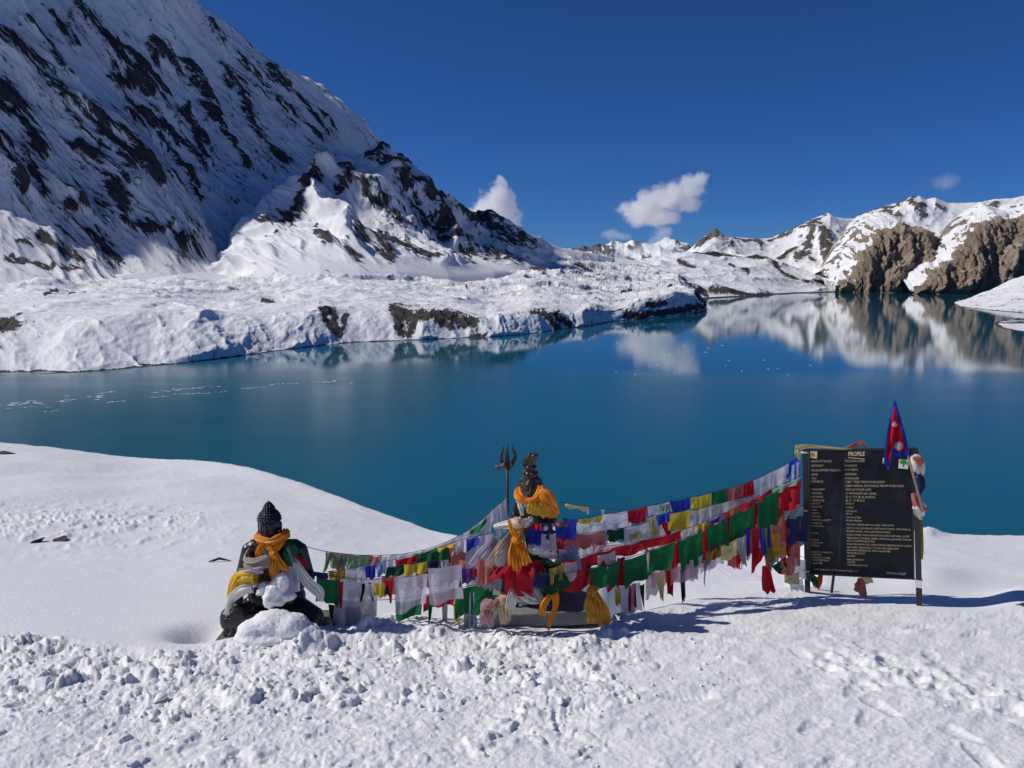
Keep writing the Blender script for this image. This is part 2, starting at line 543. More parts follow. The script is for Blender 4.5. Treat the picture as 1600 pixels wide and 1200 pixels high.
# ------------------------------------------------------------------ range, cliffs and far peaks on the right
def build_range():
    crest = curve_px([(1035, 415, 4300), (1060, 403, 4300), (1085, 388, 4300), (1098, 374, 4300), (1108, 366, 4300), (1116, 358, 4300), (1122, 363, 4300),
                      (1134, 373, 4350), (1150, 374, 4400), (1180, 376, 4400), (1200, 374, 4450), (1212, 370, 4450), (1235, 360, 4450), (1250, 352, 4450),
                      (1270, 342, 4450), (1282, 337, 4450), (1292, 333, 4450), (1302, 339, 4450), (1318, 342, 4500), (1335, 342, 4600),
                      (1350, 334, 4700), (1380, 323, 4700), (1405, 316, 4700), (1418, 309, 4700), (1432, 307, 4700), (1442, 313, 4700), (1455, 310, 4700), (1475, 320, 4700),
                      (1500, 321, 4700), (1530, 318, 4700), (1548, 313, 4700), (1575, 312, 4700), (1600, 307, 4700), (1700, 300, 4700), (1900, 290, 4700)])
    base = curve_px([(1035, 425, 3500), (1150, 425, 3500), (1200, 432, 3450), (1260, 448, 3400), (1320, 457, 3350), (1400, 458, 3350), (1600, 458, 3300), (1900, 458, 3200)])
    mid = curve_px([(1035, 418, 4000), (1100, 398, 4000), (1200, 405, 3950), (1270, 398, 3950), (1292, 392, 3950), (1340, 398, 4050), (1400, 358, 4150), (1500, 350, 4200), (1600, 345, 4200), (1900, 330, 4200)])
    nu, nv = 420, 200
    u = np.linspace(1035, 1900, nu) ** 1.0
    u = np.interp(np.linspace(0, 1, nu), [0, 0.85, 1], [1035, 1640, 1900])
    rows = []
    for c in (base, mid, crest):
        py, Y = c(u); rows.append(at_np(u, py, Y))
    low = rows[0] + np.array([0, -60.0, -25.0])
    back = rows[2] + np.array([100.0, 900.0, -300.0])
    P = smooth_rows([low] + rows + [back], nv, [0.5, 4, 4, 1])
    S, T = arc_st(P)
    px, py = proj(P)
    N = upward(P)
    vis = np.linspace(0, 1, P.shape[0])[:, None] * np.ones((1, nu))
    r1 = ridged(S / 420, T / 800, 5, 81)
    r2 = ridged(S / 130, T / 240, 4, 83)
    strokes = [([(1096, 384), (1106, 371), (1116, 361), (1122, 368), (1134, 376)], 8), ([(1150, 375), (1200, 376)], 3), ([(1205, 373), (1250, 354), (1290, 336)], 3),
               ([(1270, 354), (1264, 378), (1250, 398)], 9), ([(1282, 360), (1288, 385), (1295, 408)], 8), ([(1262, 400), (1272, 408)], 6), ([(1215, 405), (1245, 385)], 3),
               ([(1345, 338), (1375, 325), (1415, 312)], 3), ([(1424, 311), (1434, 324), (1442, 332)], 6), ([(1375, 330), (1410, 332)], 4),
               ([(1462, 318), (1475, 322)], 3), ([(1336, 355), (1366, 358)], 3), ([(1300, 358), (1330, 385)], 3), ([(1530, 318), (1560, 315)], 2)]
    pm = paint(px + fbm(S / 120, T / 120, 4, 91) * 5, py + fbm(S / 120, T / 120, 4, 93) * 5, strokes)
    rock = np.clip(pm * 1.0 + fbm(S / 50, T / 90, 4, 85) * 0.35 * (pm > 0), 0, 1.3)
    disp = (r1 - 0.8) * 24 + r2 * 4 + fbm(S / 40, T / 50, 4, 87) * 1.5 + np.clip(rock, 0, 1) * 10
    fade = sstep(0.03, 0.25, vis) * (0.12 + 0.88 * sstep(0.9, 0.66, vis))
    P = P + N * (disp * fade)[..., None]
    rock = rock * 0.85 + np.clip((r2 - 0.95) * 0.45, -0.1, 0.3) + 0.22 * sstep(1330, 1450, px) * np.clip(fbm(S / 200, T / 120, 4, 89) + 0.3, 0, 1)
    return land('snow_range', P, rock, S, T, M_range)

def build_cliff(crest_pts, base_pts, seed, x0, x1, nu, plateau):
    crest, base = curve_px(crest_pts), curve_px(base_pts)
    nv = 220
    u = np.linspace(x0, x1, nu)
    cpy, cY = crest(u); b_py, bY = base(u)
    Rc, Rb = at_np(u, cpy, cY), at_np(u, b_py, bY)
    Rb[:, 2] = np.minimum(Rb[:, 2], LAKE_Z + 2)
    low = Rb + np.array([0, -20.0, -15.0])
    p1 = Rb * 0.45 + Rc * 0.55
    p1[:, 1] -= 30
    pl = Rc + np.array(plateau)
    back = pl + np.array([0, 500.0, -320.0])
    P = smooth_rows([low, Rb, p1, Rc, pl, back], nv, [0.4, 4, 4, 3, 0.6])
    S, T = arc_st(P)
    N = grid_normals(P)
    N *= -np.sign(N[..., 1:2] + 1e-9)
    N[..., 2] = np.abs(N[..., 2])
    nvv = P.shape[0]
    tcum = T / T.max()
    onrock = np.zeros(nvv); k1 = int(nvv * (0.4 + 8) / 12.0)
    onrock[:k1] = 1
    onrock = np.convolve(np.pad(onrock, 6, 'edge'), np.ones(13) / 13, 'valid')[:, None] * np.ones((1, nu))
    r1 = ridged((S + fbm(S / 150, T / 150, 3, seed) * 40) / 170, T / 700, 5, seed + 2)
    r2 = ridged((S + T * 0.25) / 55, T / 260, 4, seed + 5)
    disp = (r1 - 0.7) * 28 + r2 * 11 + fbm(S / 38, T / 60, 5, seed + 8, 0.6) * 4 + chunks(S + T * 0.15, T * 0.4, 42, 11) * 20 + chunks(S, T * 0.7, 17, 12) * 8 + ridged((S + T * 0.5) / 20, T / 34, 3, seed + 9) * 5
    fade = sstep(0, 0.08, np.linspace(0, 1, nvv))[:, None]
    P = P + N * (disp * fade * (0.35 + 0.65 * onrock))[..., None]
    nn = upward(P)
    steep = 1 - nn[..., 2]
    rock = onrock * 0.95 + sstep(0.25, 0.6, steep) * 0.35 - 0.45 * sstep(0.3, 0.12, steep)
    rock += (1 - onrock) * np.clip(0.25 + 0.4 * fbm(S / 120, T / 80, 4, seed + 11), 0, 0.6)
    return land('rock_cliff', P, rock, S, T, M_cliff)

def build_far_peaks():
    crest = curve_px([(850, 400, 13000), (885, 391, 13000), (905, 388, 13000), (925, 386, 13000), (940, 383, 13000), (955, 379, 12500), (965, 376, 12500), (975, 381, 12500), (985, 378, 12500), (993, 375, 12500), (1003, 380, 12500), (1012, 384, 12000), (1022, 382, 12000), (1032, 377, 12000),
                      (1040, 373, 12000), (1048, 374, 12000), (1060, 377, 12000), (1074, 379, 12000), (1082, 384, 12000), (1095, 392, 12000), (1130, 402, 12000)])
    nu, nv = 300, 110
    u = np.linspace(850, 1130, nu)
    cpy, cY = crest(u)
    Rc = at_np(u, cpy, cY)
    Rb = at_np(u, np.full(nu, 424.0), cY - 1000)
    back = Rc + np.array([0, 900.0, -500.0])
    P = smooth_rows([Rb, Rc, back], nv, [5, 1])
    S, T = arc_st(P)
    px, py = proj(P)
    N = upward(P)
    r = ridged((S + T * 0.4) / 420, T / 620, 5, 121)
    vis = np.linspace(0, 1, P.shape[0])[:, None]
    P = P + N * ((r - 0.6) * 85 * sstep(0, 0.2, vis) * (0.1 + 0.9 * sstep(0.85, 0.55, vis)))[..., None]
    rock = np.clip((r - 0.9) * 0.6, -0.2, 0.5) + 0.30 - 0.2 * sstep(392, 378, py) + 0.45 * paint(px, py, [([(900, 389), (945, 387), (975, 395), (985, 402)], 6)])
    return land('distant_peaks', P, rock, S, T, M_peak)

# ------------------------------------------------------------------ moraine shelf along the lake
def build_moraine():
    shore = [(-350, 622), (0, 587), (100, 583), (200, 576), (300, 566), (400, 553), (450, 546), (520, 538), (580, 535), (640, 532), (700, 529), (760, 527), (815, 523), (870, 517), (920, 509), (960, 503), (1010, 498), (1050, 494), (1085, 489), (1104, 486)]
    s3 = np.array([[p[0], *on_z(p[0], p[1])] for p in shore])
    top = curve_px([(-350, 505, 0), (0, 500, 0), (120, 492, 0), (220, 487, 0), (330, 492, 0), (400, 492, 0), (500, 482, 0), (620, 483, 0), (700, 489, 0), (760, 499, 0), (830, 482, 0), (890, 485, 0), (960, 482, 0), (1010, 468, 0), (1050, 461, 0), (1085, 462, 0), (1104, 480, 0)])
    nu, nv = 780, 330
    u = np.interp(np.linspace(0, 1, nu), [0, 0.1, 1], [-350, 0, 1104])
    Rs = np.stack([np.interp(u, s3[:, 0], s3[:, k]) for k in (1, 2, 3)], -1)
    tpy = top(u)[0]
    # bank face leans back about 38 degrees: solve the depth for the bank top
    Yt = Rs[:, 1].copy()
    for _ in range(12):
        z = at_np(u, tpy, Yt)[:, 2]
        Yt = Rs[:, 1] + (z - LAKE_Z) * np.interp(u, [0, 350, 560, 1104], [4.2, 3.8, 2.6, 2.2]) + 4
    Rt = at_np(u, tpy, Yt)
    far = curve_px([(-350, 425, 1700), (0, 430, 1700), (60, 426, 1700), (120, 436, 1720), (190, 431, 1750), (230, 437, 1760), (280, 430, 1780), (340, 438, 1820), (420, 424, 1950), (500, 408, 2050), (600, 415, 2100), (700, 421, 2250),
                    (770, 418, 2420), (830, 408, 2620), (880, 397, 3000), (930, 400, 3300), (1000, 409, 3400), (1060, 425, 2900), (1104, 478, 2000)])
    fpy, fY = far(u)
    Rf = at_np(u, fpy, fY)
    Ra = Rt * 0.72 + Rf * 0.28
    Ra[:, 2] = Rt[:, 2] * 0.86 + Rf[:, 2] * 0.14
    Rb = Rt * 0.35 + Rf * 0.65
    Rb[:, 2] = Rt[:, 2] * 0.52 + Rf[:, 2] * 0.48
    under = Rs + np.array([0, -12.0, -6.0])
    over = Rf + np.array([0, 120.0, 8.0])
    P = smooth_rows([under, Rs, Rt, Ra, Rb, Rf, over], nv, [0.3, 3.2, 2.6, 2.6, 2.0, 0.3])
    S, T = arc_st(P)
    px, py = proj(P)
    x, y = P[..., 0], P[..., 1]
    nvv = P.shape[0]
    v = np.linspace(0, 1, nvv)[:, None] * np.ones((1, nu))
    kb0, kb1 = 0.3 / 11, 3.5 / 11
    bank = sstep(kb0, kb0 + 0.03, v) * sstep(kb1 + 0.05, kb1 - 0.02, v)
    plat = sstep(kb1 - 0.06, kb1 + 0.10, v) * sstep(1.0, 0.85, v)
    N = upward(P)
    # hummocks of the buried glacier, fluted bank
    wx = x + fbm(x / 140, y / 140, 3, 131) * 45; wy = y + fbm(x / 140, y / 140, 3, 137) * 45
    hum = ridged(wx / 260, wy / 170, 4, 133, 0.4) * 8 + np.abs(fbm(wx / 75, wy / 55, 3, 135)) * 5.0 + ridged(wx / 44, wy / 22, 4, 138) * 1.3 + fbm(x / 12, y / 12, 4, 139) * 1.0
    lod = np.clip(y / 1400, 0.7, 1.5)
    P[..., 2] += (hum - 6) * plat * lod
    big = ridged((S + fbm(S / 90, T / 90, 3, 142) * 30) / 240, T / 500, 3, 141, 0.35)
    flute = ridged((S + T * 0.35 + fbm(S / 60, T / 60, 3, 143) * 14) / 42, T / 260, 4, 145)
    P += N * ((big * 8 + flute * 1.7 + fbm(S / 9, T / 14, 4, 147) * 0.5 - 6) * bank)[..., None]
    strokes = [([(502, 486), (512, 488)], 6), ([(520, 489), (530, 520)], 5), ([(540, 490), (536, 510)], 4), ([(505, 490), (520, 515)], 4),
               ([(616, 486), (640, 492), (690, 498), (738, 503)], 8), ([(622, 492), (626, 520)], 6), ([(648, 498), (640, 520)], 5), ([(690, 503), (702, 514)], 5),
               ([(738, 526), (758, 522)], 3), ([(832, 484), (862, 488)], 3), ([(850, 486), (876, 508)], 4), ([(870, 486), (892, 506)], 4),
               ([(980, 488), (1000, 497), (1014, 490)], 5), ([(1024, 491), (1050, 487), (1095, 480)], 4), ([(1010, 478), (1040, 474)], 3),
               ([(410, 470), (428, 471)], 2), ([(0, 505), (25, 498)], 6), ([(70, 462), (90, 458)], 2), ([(110, 462), (132, 456)], 2),
               ([(775, 421), (852, 425)], 1.5), ([(900, 415), (925, 425)], 2), ([(830, 408), (850, 414)], 2), ([(945, 393), (990, 402)], 2.5),
               ([(600, 411), (618, 408)], 2), ([(1000, 400), (1050, 412)], 2), ([(885, 398), (930, 405)], 2)]
    pm = paint(px, py, strokes)
    jag = fbm(S / 16, T / 22, 4, 149)
    rock = pm * 1.1 + jag * 0.4 * (pm > 0)
    nn = upward(P)
    # bare debris where a hummock side is steep, more towards the right end
    steep = 1 - nn[..., 2]
    right = sstep(500, 1050, px)
    rock = rock + plat * (0.16 * right + sstep(0.10, 0.45, steep) * (0.25 + 0.35 * right) + 0.10 * right * (fbm(wx / 50, wy / 30, 4, 151)))
    rock += bank * (0.10 * sstep(0.3, 0.5, steep) + 0.10 * right)
    # wet stones at the waterline
    dz = P[..., 2] - LAKE_Z
    rock = np.where(dz < 0.7 + 0.6 * jag, 0.95, rock)
    return land('moraine', P, rock, S, T, M_moraine)

def build_far_moraine():
    shore = [(940, 482), (1030, 474), (1060, 471), (1085, 468), (1120, 466), (1150, 464), (1200, 461), (1260, 458), (1310, 456), (1345, 455)]
    s3 = np.array([[p[0], *on_z(p[0], p[1])] for p in shore])
    far = curve_px([(940, 418, 3900), (1000, 409, 4000), (1030, 403, 4100), (1085, 394, 4100), (1110, 396, 4100), (1140, 398, 4100), (1170, 402, 4000), (1205, 405, 3900), (1240, 420, 3800), (1290, 440, 3700), (1345, 452, 3650)])
    nu, nv = 400, 200
    u = np.linspace(940, 1345, nu)
    Rs = np.stack([np.interp(u, s3[:, 0], s3[:, k]) for k in (1, 2, 3)], -1)
    fpy, fY = far(u)
    Rf = at_np(u, fpy, fY)
    Ra = Rs * 0.6 + Rf * 0.4
    P = smooth_rows([Rs + np.array([0, -40.0, -12]), Rs, Ra, Rf, Rf + np.array([0, 400.0, -220])], nv, [0.4, 4, 4, 0.6])
    S, T = arc_st(P)
    px, py = proj(P)
    x, y = P[..., 0], P[..., 1]
    v = np.linspace(0, 1, P.shape[0])[:, None]
    w = sstep(0.04, 0.2, v) * (0.3 + 0.7 * sstep(1, 0.8, v))
    hum = ridged((x - y * 0.3) / 260, y / 330, 5, 161) * 13 + fbm(x / 50, y / 70, 4, 163) * 3 - 8
    P[..., 2] += hum * w
    steep = 1 - upward(P)[..., 2]
    pm = paint(px, py, [([(1085, 396), (1140, 399), (1205, 406)], 2), ([(1205, 406), (1225, 424), (1262, 442)], 2.5), ([(1060, 408), (1100, 418)], 2), ([(1140, 410), (1170, 425)], 2),
                        ([(1270, 440), (1295, 446)], 2), ([(1110, 452), (1180, 462), (1235, 459)], 3), ([(1080, 445), (1105, 460)], 3)])
    rock = pm * 1.0 + sstep(0.05, 0.3, steep) * 0.42 + 0.12 * fbm(x / 70, y / 60, 4, 165)
    dz = P[..., 2] - LAKE_Z
    rock = np.where(dz < 3, 0.9, rock)
    return land('moraine', P, rock, S, T, M_moraine)

def build_spit():
    """low snow tongues on the right shore"""
    def tongue(pts_shore, inland, name_seed, hz):
        a = np.array([[*on_z(px, py)] for px, py in pts_shore])
        b = np.array([[*at(px, py, Y)] for px, py, Y in inland])
        nu, nv = 160, 70
        def rs(q):
            L = np.concatenate([[0], np.cumsum(np.linalg.norm(np.diff(q, axis=0), axis=1))]); L /= L[-1]
            t = np.linspace(0, 1, nu)
            return np.stack([np.interp(t, L, q[:, k]) for k in range(3)], -1)
        A, B = rs(a), rs(b)
        m = A * 0.5 + B * 0.5
        m[:, 2] = A[:, 2] * 0.6 + B[:, 2] * 0.4
        P = smooth_rows([A + np.array([0, 0, -3.0]), A + np.array([0, 0, 0.3]), m, B], nv, [0.4, 4, 4])
        S, T = arc_st(P)
        v = np.linspace(0, 1, P.shape[0])[:, None]
        P[..., 2] += (fbm(P[..., 0] / 60, P[..., 1] / 60, 5, name_seed) * hz) * sstep(0.05, 0.3, v)
        rock = 0.1 + 0.25 * fbm(P[..., 0] / 40, P[..., 1] / 50, 4, name_seed + 3)
        rock = np.where(P[..., 2] - LAKE_Z < 0.5, 0.9, rock)
        land('snow_spit', P, rock, S, T, M_moraine)
    tongue([(1520, 468), (1490, 473), (1500, 479), (1540, 484), (1575, 487), (1640, 492), (1800, 500)],
           [(1530, 462, 2550), (1545, 456, 2600), (1560, 448, 2620), (1580, 438, 2600), (1600, 430, 2550), (1700, 400, 2400), (1900, 360, 2200)], 171, 4)
    tongue([(1640, 497), (1590, 497), (1552, 505), (1565, 513), (1600, 519), (1700, 530), (1850, 545)],
           [(1650, 496, 1420), (1655, 496, 1400), (1660, 497, 1380), (1670, 498, 1330), (1690, 500, 1280), (1800, 500, 1200), (1950, 500, 1150)], 177, 1.0)

build_face()
build_buttress()
build_range()
build_cliff([(1308, 456, 3150), (1325, 440, 3160), (1335, 420, 3180), (1348, 402, 3200), (1360, 378, 3230), (1372, 362, 3260), (1385, 356, 3280), (1410, 352, 3290), (1430, 362, 3290), (1450, 375, 3290), (1475, 385, 3280), (1510, 395, 3270), (1560, 400, 3260)],
            [(1308, 458, 3120), (1340, 457, 3060), (1400, 457, 3040), (1460, 457, 3040), (1560, 457, 3040)], 201, 1308, 1560, 240, (60, 420, 62))
build_cliff([(1425, 457, 2900), (1445, 440, 2920), (1470, 420, 2960), (1490, 398, 2990), (1505, 386, 3000), (1520, 368, 3010), (1535, 352, 3020), (1548, 342, 3030), (1560, 337, 3030), (1575, 341, 3030), (1590, 345, 3030), (1610, 338, 3030), (1660, 330, 3030), (1800, 310, 3030), (1950, 300, 3000)],
            [(1425, 459, 2880), (1480, 459, 2860), (1560, 459, 2840), (1700, 459, 2800), (1950, 459, 2700)], 231, 1425, 1950, 320, (90, 380, 40))
build_far_peaks()
def build_spur():
    crest = curve_px([(-300, 300, 1650), (-60, 322, 1680), (0, 328, 1690), (40, 345, 1690), (62, 352, 1700), (88, 360, 1700), (100, 372, 1700), (125, 388, 1690), (150, 408, 1670), (170, 424, 1650), (185, 436, 1640)])
    nu, nv = 200, 90
    u = np.linspace(-300, 185, nu)
    cpy, cY = crest(u)
    Rc = at_np(u, cpy, cY)
    Rb = at_np(u + 14, np.full(nu, 466.0), np.full(nu, 1460.0))
    P = smooth_rows([Rb, Rb * 0.5 + Rc * 0.5 - np.array([0, 0, 4.0]), Rc, Rc + np.array([-10.0, 90.0, -50.0])], nv, [3, 4, 2])
    S, T = arc_st(P)
    S = S + 0.5 * T
    px, py = proj(P)
    v = np.linspace(0, 1, P.shape[0])[:, None]
    pm = paint(px + fbm(S / 20, T / 25, 3, 301) * 5, py + fbm(S / 20, T / 25, 3, 303) * 5, [([(64, 368), (90, 384), (124, 404)], 7), ([(30, 376), (48, 382)], 3), ([(10, 400), (60, 412), (130, 420)], 3)])
    P[..., 2] += (ridged(S / 60, T / 130, 4, 305) * 6 - 4 + fbm(S / 9, T / 14, 3, 307) * 0.6) * sstep(0, 0.3, v)
    land('snow_spur', P, pm * 1.0 + 0.3 * fbm(S / 9, T / 40, 4, 309) * (pm > 0) + 0.1 * fbm(S / 30, T / 60, 4, 311), S, T, M_face)
build_spur()
build_moraine()
build_far_moraine()
build_spit()
# ------------------------------------------------------------------ lake
def water_material():
    m, nt, out = new_mat('lake_water')
    g = nt.nodes.new('ShaderNodeNewGeometry').outputs['Position']
    sep = nt.nodes.new('ShaderNodeSeparateXYZ'); nt.links.new(g, sep.inputs[0])
    # wind-ruffled water near our shore, calm water further out; the line between them wanders
    wob = noise(nt, mapping(nt, g, (0.0035, 0.0016, 0.0)), 1.0, 4, 0.55)
    yy = mathn(nt, 'ADD', sep.outputs[1], mathn(nt, 'MULTIPLY', mathn(nt, 'SUBTRACT', wob, 0.5), 420))
    yy = mathn(nt, 'ADD', yy, mathn(nt, 'MULTIPLY', sep.outputs[0], 0.15))
    calm = nt.nodes.new('ShaderNodeMapRange'); calm.interpolation_type = 'SMOOTHSTEP'
    nt.links.new(yy, calm.inputs[0])
    calm.inputs[1].default_value = 590; calm.inputs[2].default_value = 720
    rough = nt.nodes.new('ShaderNodeMapRange')
    nt.links.new(calm.outputs[0], rough.inputs[0])
    rough.inputs[3].default_value = 0.20; rough.inputs[4].default_value = 0.010
    streak = noise(nt, mapping(nt, g, (0.004, 0.02, 0.0), (0, 0, 0.15)), 1.0, 4, 0.6)
    r2 = mathn(nt, 'MULTIPLY', rough.outputs[0], mathn(nt, 'ADD', 0.6, mathn(nt, 'MULTIPLY', streak, 0.8)))
    rip = noise(nt, mapping(nt, g, (0.25, 0.6, 0.0)), 1.0, 3, 0.6)
    nrm = bump(nt, rip, 0.05, 0.25)
    principled(nt, out, Base_Color=(0.008, 0.112, 0.170), Roughness=r2, IOR=1.333, Normal=nrm)
    return m

def build_lake():
    xs = np.array([-4000, -1500, -600, 0, 600, 1500, 4000.0])
    ys = np.array([60, 200, 500, 1000, 2000, 3000, 4200, 6000.0])
    X, Y = np.meshgrid(xs, ys)
    P = np.stack([X, Y, np.full_like(X, LAKE_Z)], -1)
    o = link('lake_water', mesh_np('lake_water', P, grid_faces(len(ys), len(xs)), False), water_material())
    tag(o, kind='structure')
build_lake()
# wide ground sheet under everything, out to the horizon
def build_ground():
    R = 40000.0
    me = mesh_np('ground', [(-R, -R, -130), (R, -R, -130), (R, R, -130), (-R, R, -130)], [(0, 1, 2, 3)], False)
    m = simple_mat('lake_bed_and_far_snow', (0.75, 0.76, 0.78), 0.9)
    tag(link('ground', me, m), kind='structure')
build_ground()
# ------------------------------------------------------------------ snow slope under our feet
LIP = np.array([(-500, 668, 46), (-300, 675, 44), (0, 690, 40), (100, 700, 38), (210, 716, 36), (270, 717, 33), (330, 719, 30), (400, 731, 26), (480, 757, 22), (560, 788, 18), (640, 818, 15), (700, 838, 13),
                (760, 846, 12), (900, 846, 12), (1100, 842, 12), (1250, 838, 12), (1400, 834, 12.5), (1440, 832, 12.5), (1500, 836, 12.5), (1600, 838, 12.5), (2100, 842, 12.5)], float)

_lx = np.arange(-700, 2300, 4.0)
_ker = np.exp(-0.5 * (np.arange(-30, 31) * 4.0 / 32.0) ** 2); _ker /= _ker.sum()
def _soft(k):
    v = np.interp(_lx, LIP[:, 0], LIP[:, k])
    return np.convolve(np.pad(v, 30, 'edge'), _ker, 'valid')
LIP = np.stack([_lx, _soft(1), _soft(2)], -1)      # smooth crest line of the bank

def snow_px(x, y):
    return 800.0 + FPX * x / (1.0175 * y + 0.254)

def snow_base(x, y):
    """smooth snow surface, metres"""
    px = snow_px(x, y)
    L = np.interp(px, LIP[:, 0], LIP[:, 2])
    lp = np.interp(px, LIP[:, 0], LIP[:, 1])
    zL = at_np(px, lp, L)[..., 2]
    plane = -1.8 - 0.195 * y
    corr = zL - (-1.8 - 0.195 * L)
    t = np.clip(y / L, 0, 1)
    z = plane + corr * t * t
    d = np.maximum(y - L, 0)
    w = 0.30 * L
    q = np.minimum(d, w)
    z = z - 0.62 * (q * q / (2 * w) + np.maximum(d - w, 0)) - 0.10 * d
    return z

_pr = random.Random(21)
PRINTS = []
for (x0_, y0_, x1_, y1_, n_) in ((0.9, 3.1, 3.3, 5.9, 9), (2.6, 3.2, 2.2, 6.0, 7), (0.2, 4.6, 2.9, 5.3, 7), (1.4, 6.2, 4.2, 6.6, 7)):
    a_ = math.atan2(y1_ - y0_, x1_ - x0_)
    for k_ in range(n_):
        t_ = (k_ + 0.5) / n_
        s_ = 0.09 * (1 if k_ % 2 else -1)
        PRINTS.append((x0_ + (x1_ - x0_) * t_ - math.sin(a_) * s_ + _pr.gauss(0, 0.05), y0_ + (y1_ - y0_) * t_ + math.cos(a_) * s_ + _pr.gauss(0, 0.05), a_ + _pr.gauss(0, 0.2)))

def snow_height(x, y):
    x = np.asarray(x, float); y = np.asarray(y, float)
    z = snow_base(x, y)
    px, py = proj(np.stack([x, y, z], -1))
    # soft drifts on the slope behind the statues
    far = sstep(8.5, 16, y)
    z = z + fbm(x / 7.0, y / 11.0, 3, 401) * 0.13 * far * np.clip(y / 18, 0.6, 1.6) * sstep(1.02, 0.8, y / np.interp(px, LIP[:, 0], LIP[:, 2]))
    sas = sstep(60, 0, np.abs(py - 822)) * sstep(430, 180, px)
    z = z + sas * np.clip(ridged(x / 0.5, y / 1.1, 3, 403) - 0.7, 0, 1) * 0.085
    z = z + sstep(7.4, 10, y) * (np.clip(fbm(x / 1.5, y / 2.2, 4, 405), -1, 1) * 0.016 + np.clip(ridged((x + 0.4 * y) / 1.6, (y - 0.3 * x) / 0.5, 3, 406) - 0.95, 0, 1) * 0.02)
    # heap of shovelled, broken snow in front of the statues
    edge = np.interp(px, [-100, 0, 250, 350, 420, 520, 620, 700, 800, 900, 960, 1010, 1060, 1200, 1700], [985, 985, 1012, 1004, 992, 984, 968, 972, 985, 994, 975, 968, 975, 990, 1000])
    edge = edge + fbm(x / 0.35, y / 0.35, 3, 407) * 7
    inside = sstep(-6, 14, py - edge)
    right = sstep(1120, 880, px + (py - 1000) * 0.45 + fbm(x / 0.6, y / 0.6, 3, 409) * 70)
    fresh = sstep(190, 30, py - edge)
    churn = inside * (0.16 + 0.84 * right) * (0.42 + 0.58 * fresh)
    qx, qy = x + fbm(x / 0.16, y / 0.16, 3, 411) * 0.05, y + fbm(x / 0.16, y / 0.16, 3, 412) * 0.05
    patch = sstep(-0.35, 0.35, fbm(x / 0.55, y / 0.55, 3, 414))
    lump = chunks(qx, qy, 0.21, 3) * 0.068 * (0.3 + 0.7 * patch) + chunks(qx, qy, 0.095, 5) * 0.037 * (0.4 + 0.6 * patch) + chunks(qx, qy, 0.042, 7) * 0.016 + fbm(x / 0.04, y / 0.04, 3, 415) * 0.007
    z = z + churn * (lump + fbm(x / 0.8, y / 0.8, 2, 417) * 0.05 - 0.02)
    berm = np.exp(-((py - edge - 14) / 16.0) ** 2) * sstep(330, 480, px) * sstep(1060, 960, px)
    z = z + berm * (0.07 + 0.05 * fbm(x / 0.4, y / 0.4, 3, 419))
    # trodden crust on the right
    trod = sstep(5.0, 14, py - np.interp(px, [900, 1000, 1250, 1440, 1700], [1000, 955, 920, 945, 950])) * (1 - 0.8 * churn)
    tx, ty = x * 0.8 + y * 0.6, -x * 0.6 + y * 0.8
    z = z + trod * (fbm(tx / 0.42, ty / 0.16, 4, 421) * 0.013 + np.abs(fbm(x / 0.07, y / 0.05, 3, 423)) * 0.009)
    trail = np.exp(-(seg_dist(px, py, [(1300, 1030), (1440, 1062), (1560, 1095), (1700, 1140)]) / 26.0) ** 2)
    z = z + trail * np.clip(fbm(x / 0.17, y / 0.17, 3, 425), -0.8, 0.8) * 0.05
    # trough under the flags, behind the edge of the trodden crust
    line = np.interp(px, [940, 1000, 1100, 1250, 1330], [978, 964, 940, 922, 926])
    z = z - 0.36 * sstep(1, 16, line - py) * sstep(150, 60, line - py) * sstep(930, 1000, px) * sstep(1290, 1225, px)
    z = z + 0.05 * np.exp(-((py - line - 2) / 9.0) ** 2) * sstep(940, 1010, px) * sstep(1330, 1250, px)
    # boot prints across the crust
    for bx, by, ang in PRINTS:
        sel = (np.abs(x - bx) < 0.4) & (np.abs(y - by) < 0.4)
        if not sel.any(): continue
        dx, dy = x[sel] - bx, y[sel] - by
        u_ = (dx * math.cos(ang) + dy * math.sin(ang)) / 0.145
        v_ = (-dx * math.sin(ang) + dy * math.cos(ang)) / (0.052 + 0.012 * np.clip(u_, -1, 1))
        q_ = np.exp(-(u_ ** 4 + v_ ** 4))
        rim = np.exp(-((np.sqrt(u_ ** 2 + v_ ** 2) - 1.35) / 0.25) ** 2)
        z[sel] = z[sel] - q_ * (0.017 + 0.004 * np.sin(u_ * 22)) + rim * 0.004
    # wind scoop beside the Buddha, hollow beyond the sign
    z = z - 0.20 * np.exp(-(((px - 318) / 46.0) ** 2 + ((py - 984 + (px - 318) * 0.12) / 11.0) ** 2))
    z = z + 0.16 * np.exp(-(((px - 1600) / 50.0) ** 2 + ((py - 940) / 14.0) ** 2)) + 0.10 * np.exp(-(((px - 1455) / 60.0) ** 2 + ((py - 905) / 16.0) ** 2))
    z = z + 0.10 * np.exp(-(((px - 1450) / 22.0) ** 2 + ((py - 834) / 6.0) ** 2)) * (1 + 0.4 * fbm(x / 0.2, y / 0.2, 2, 427))
    return z

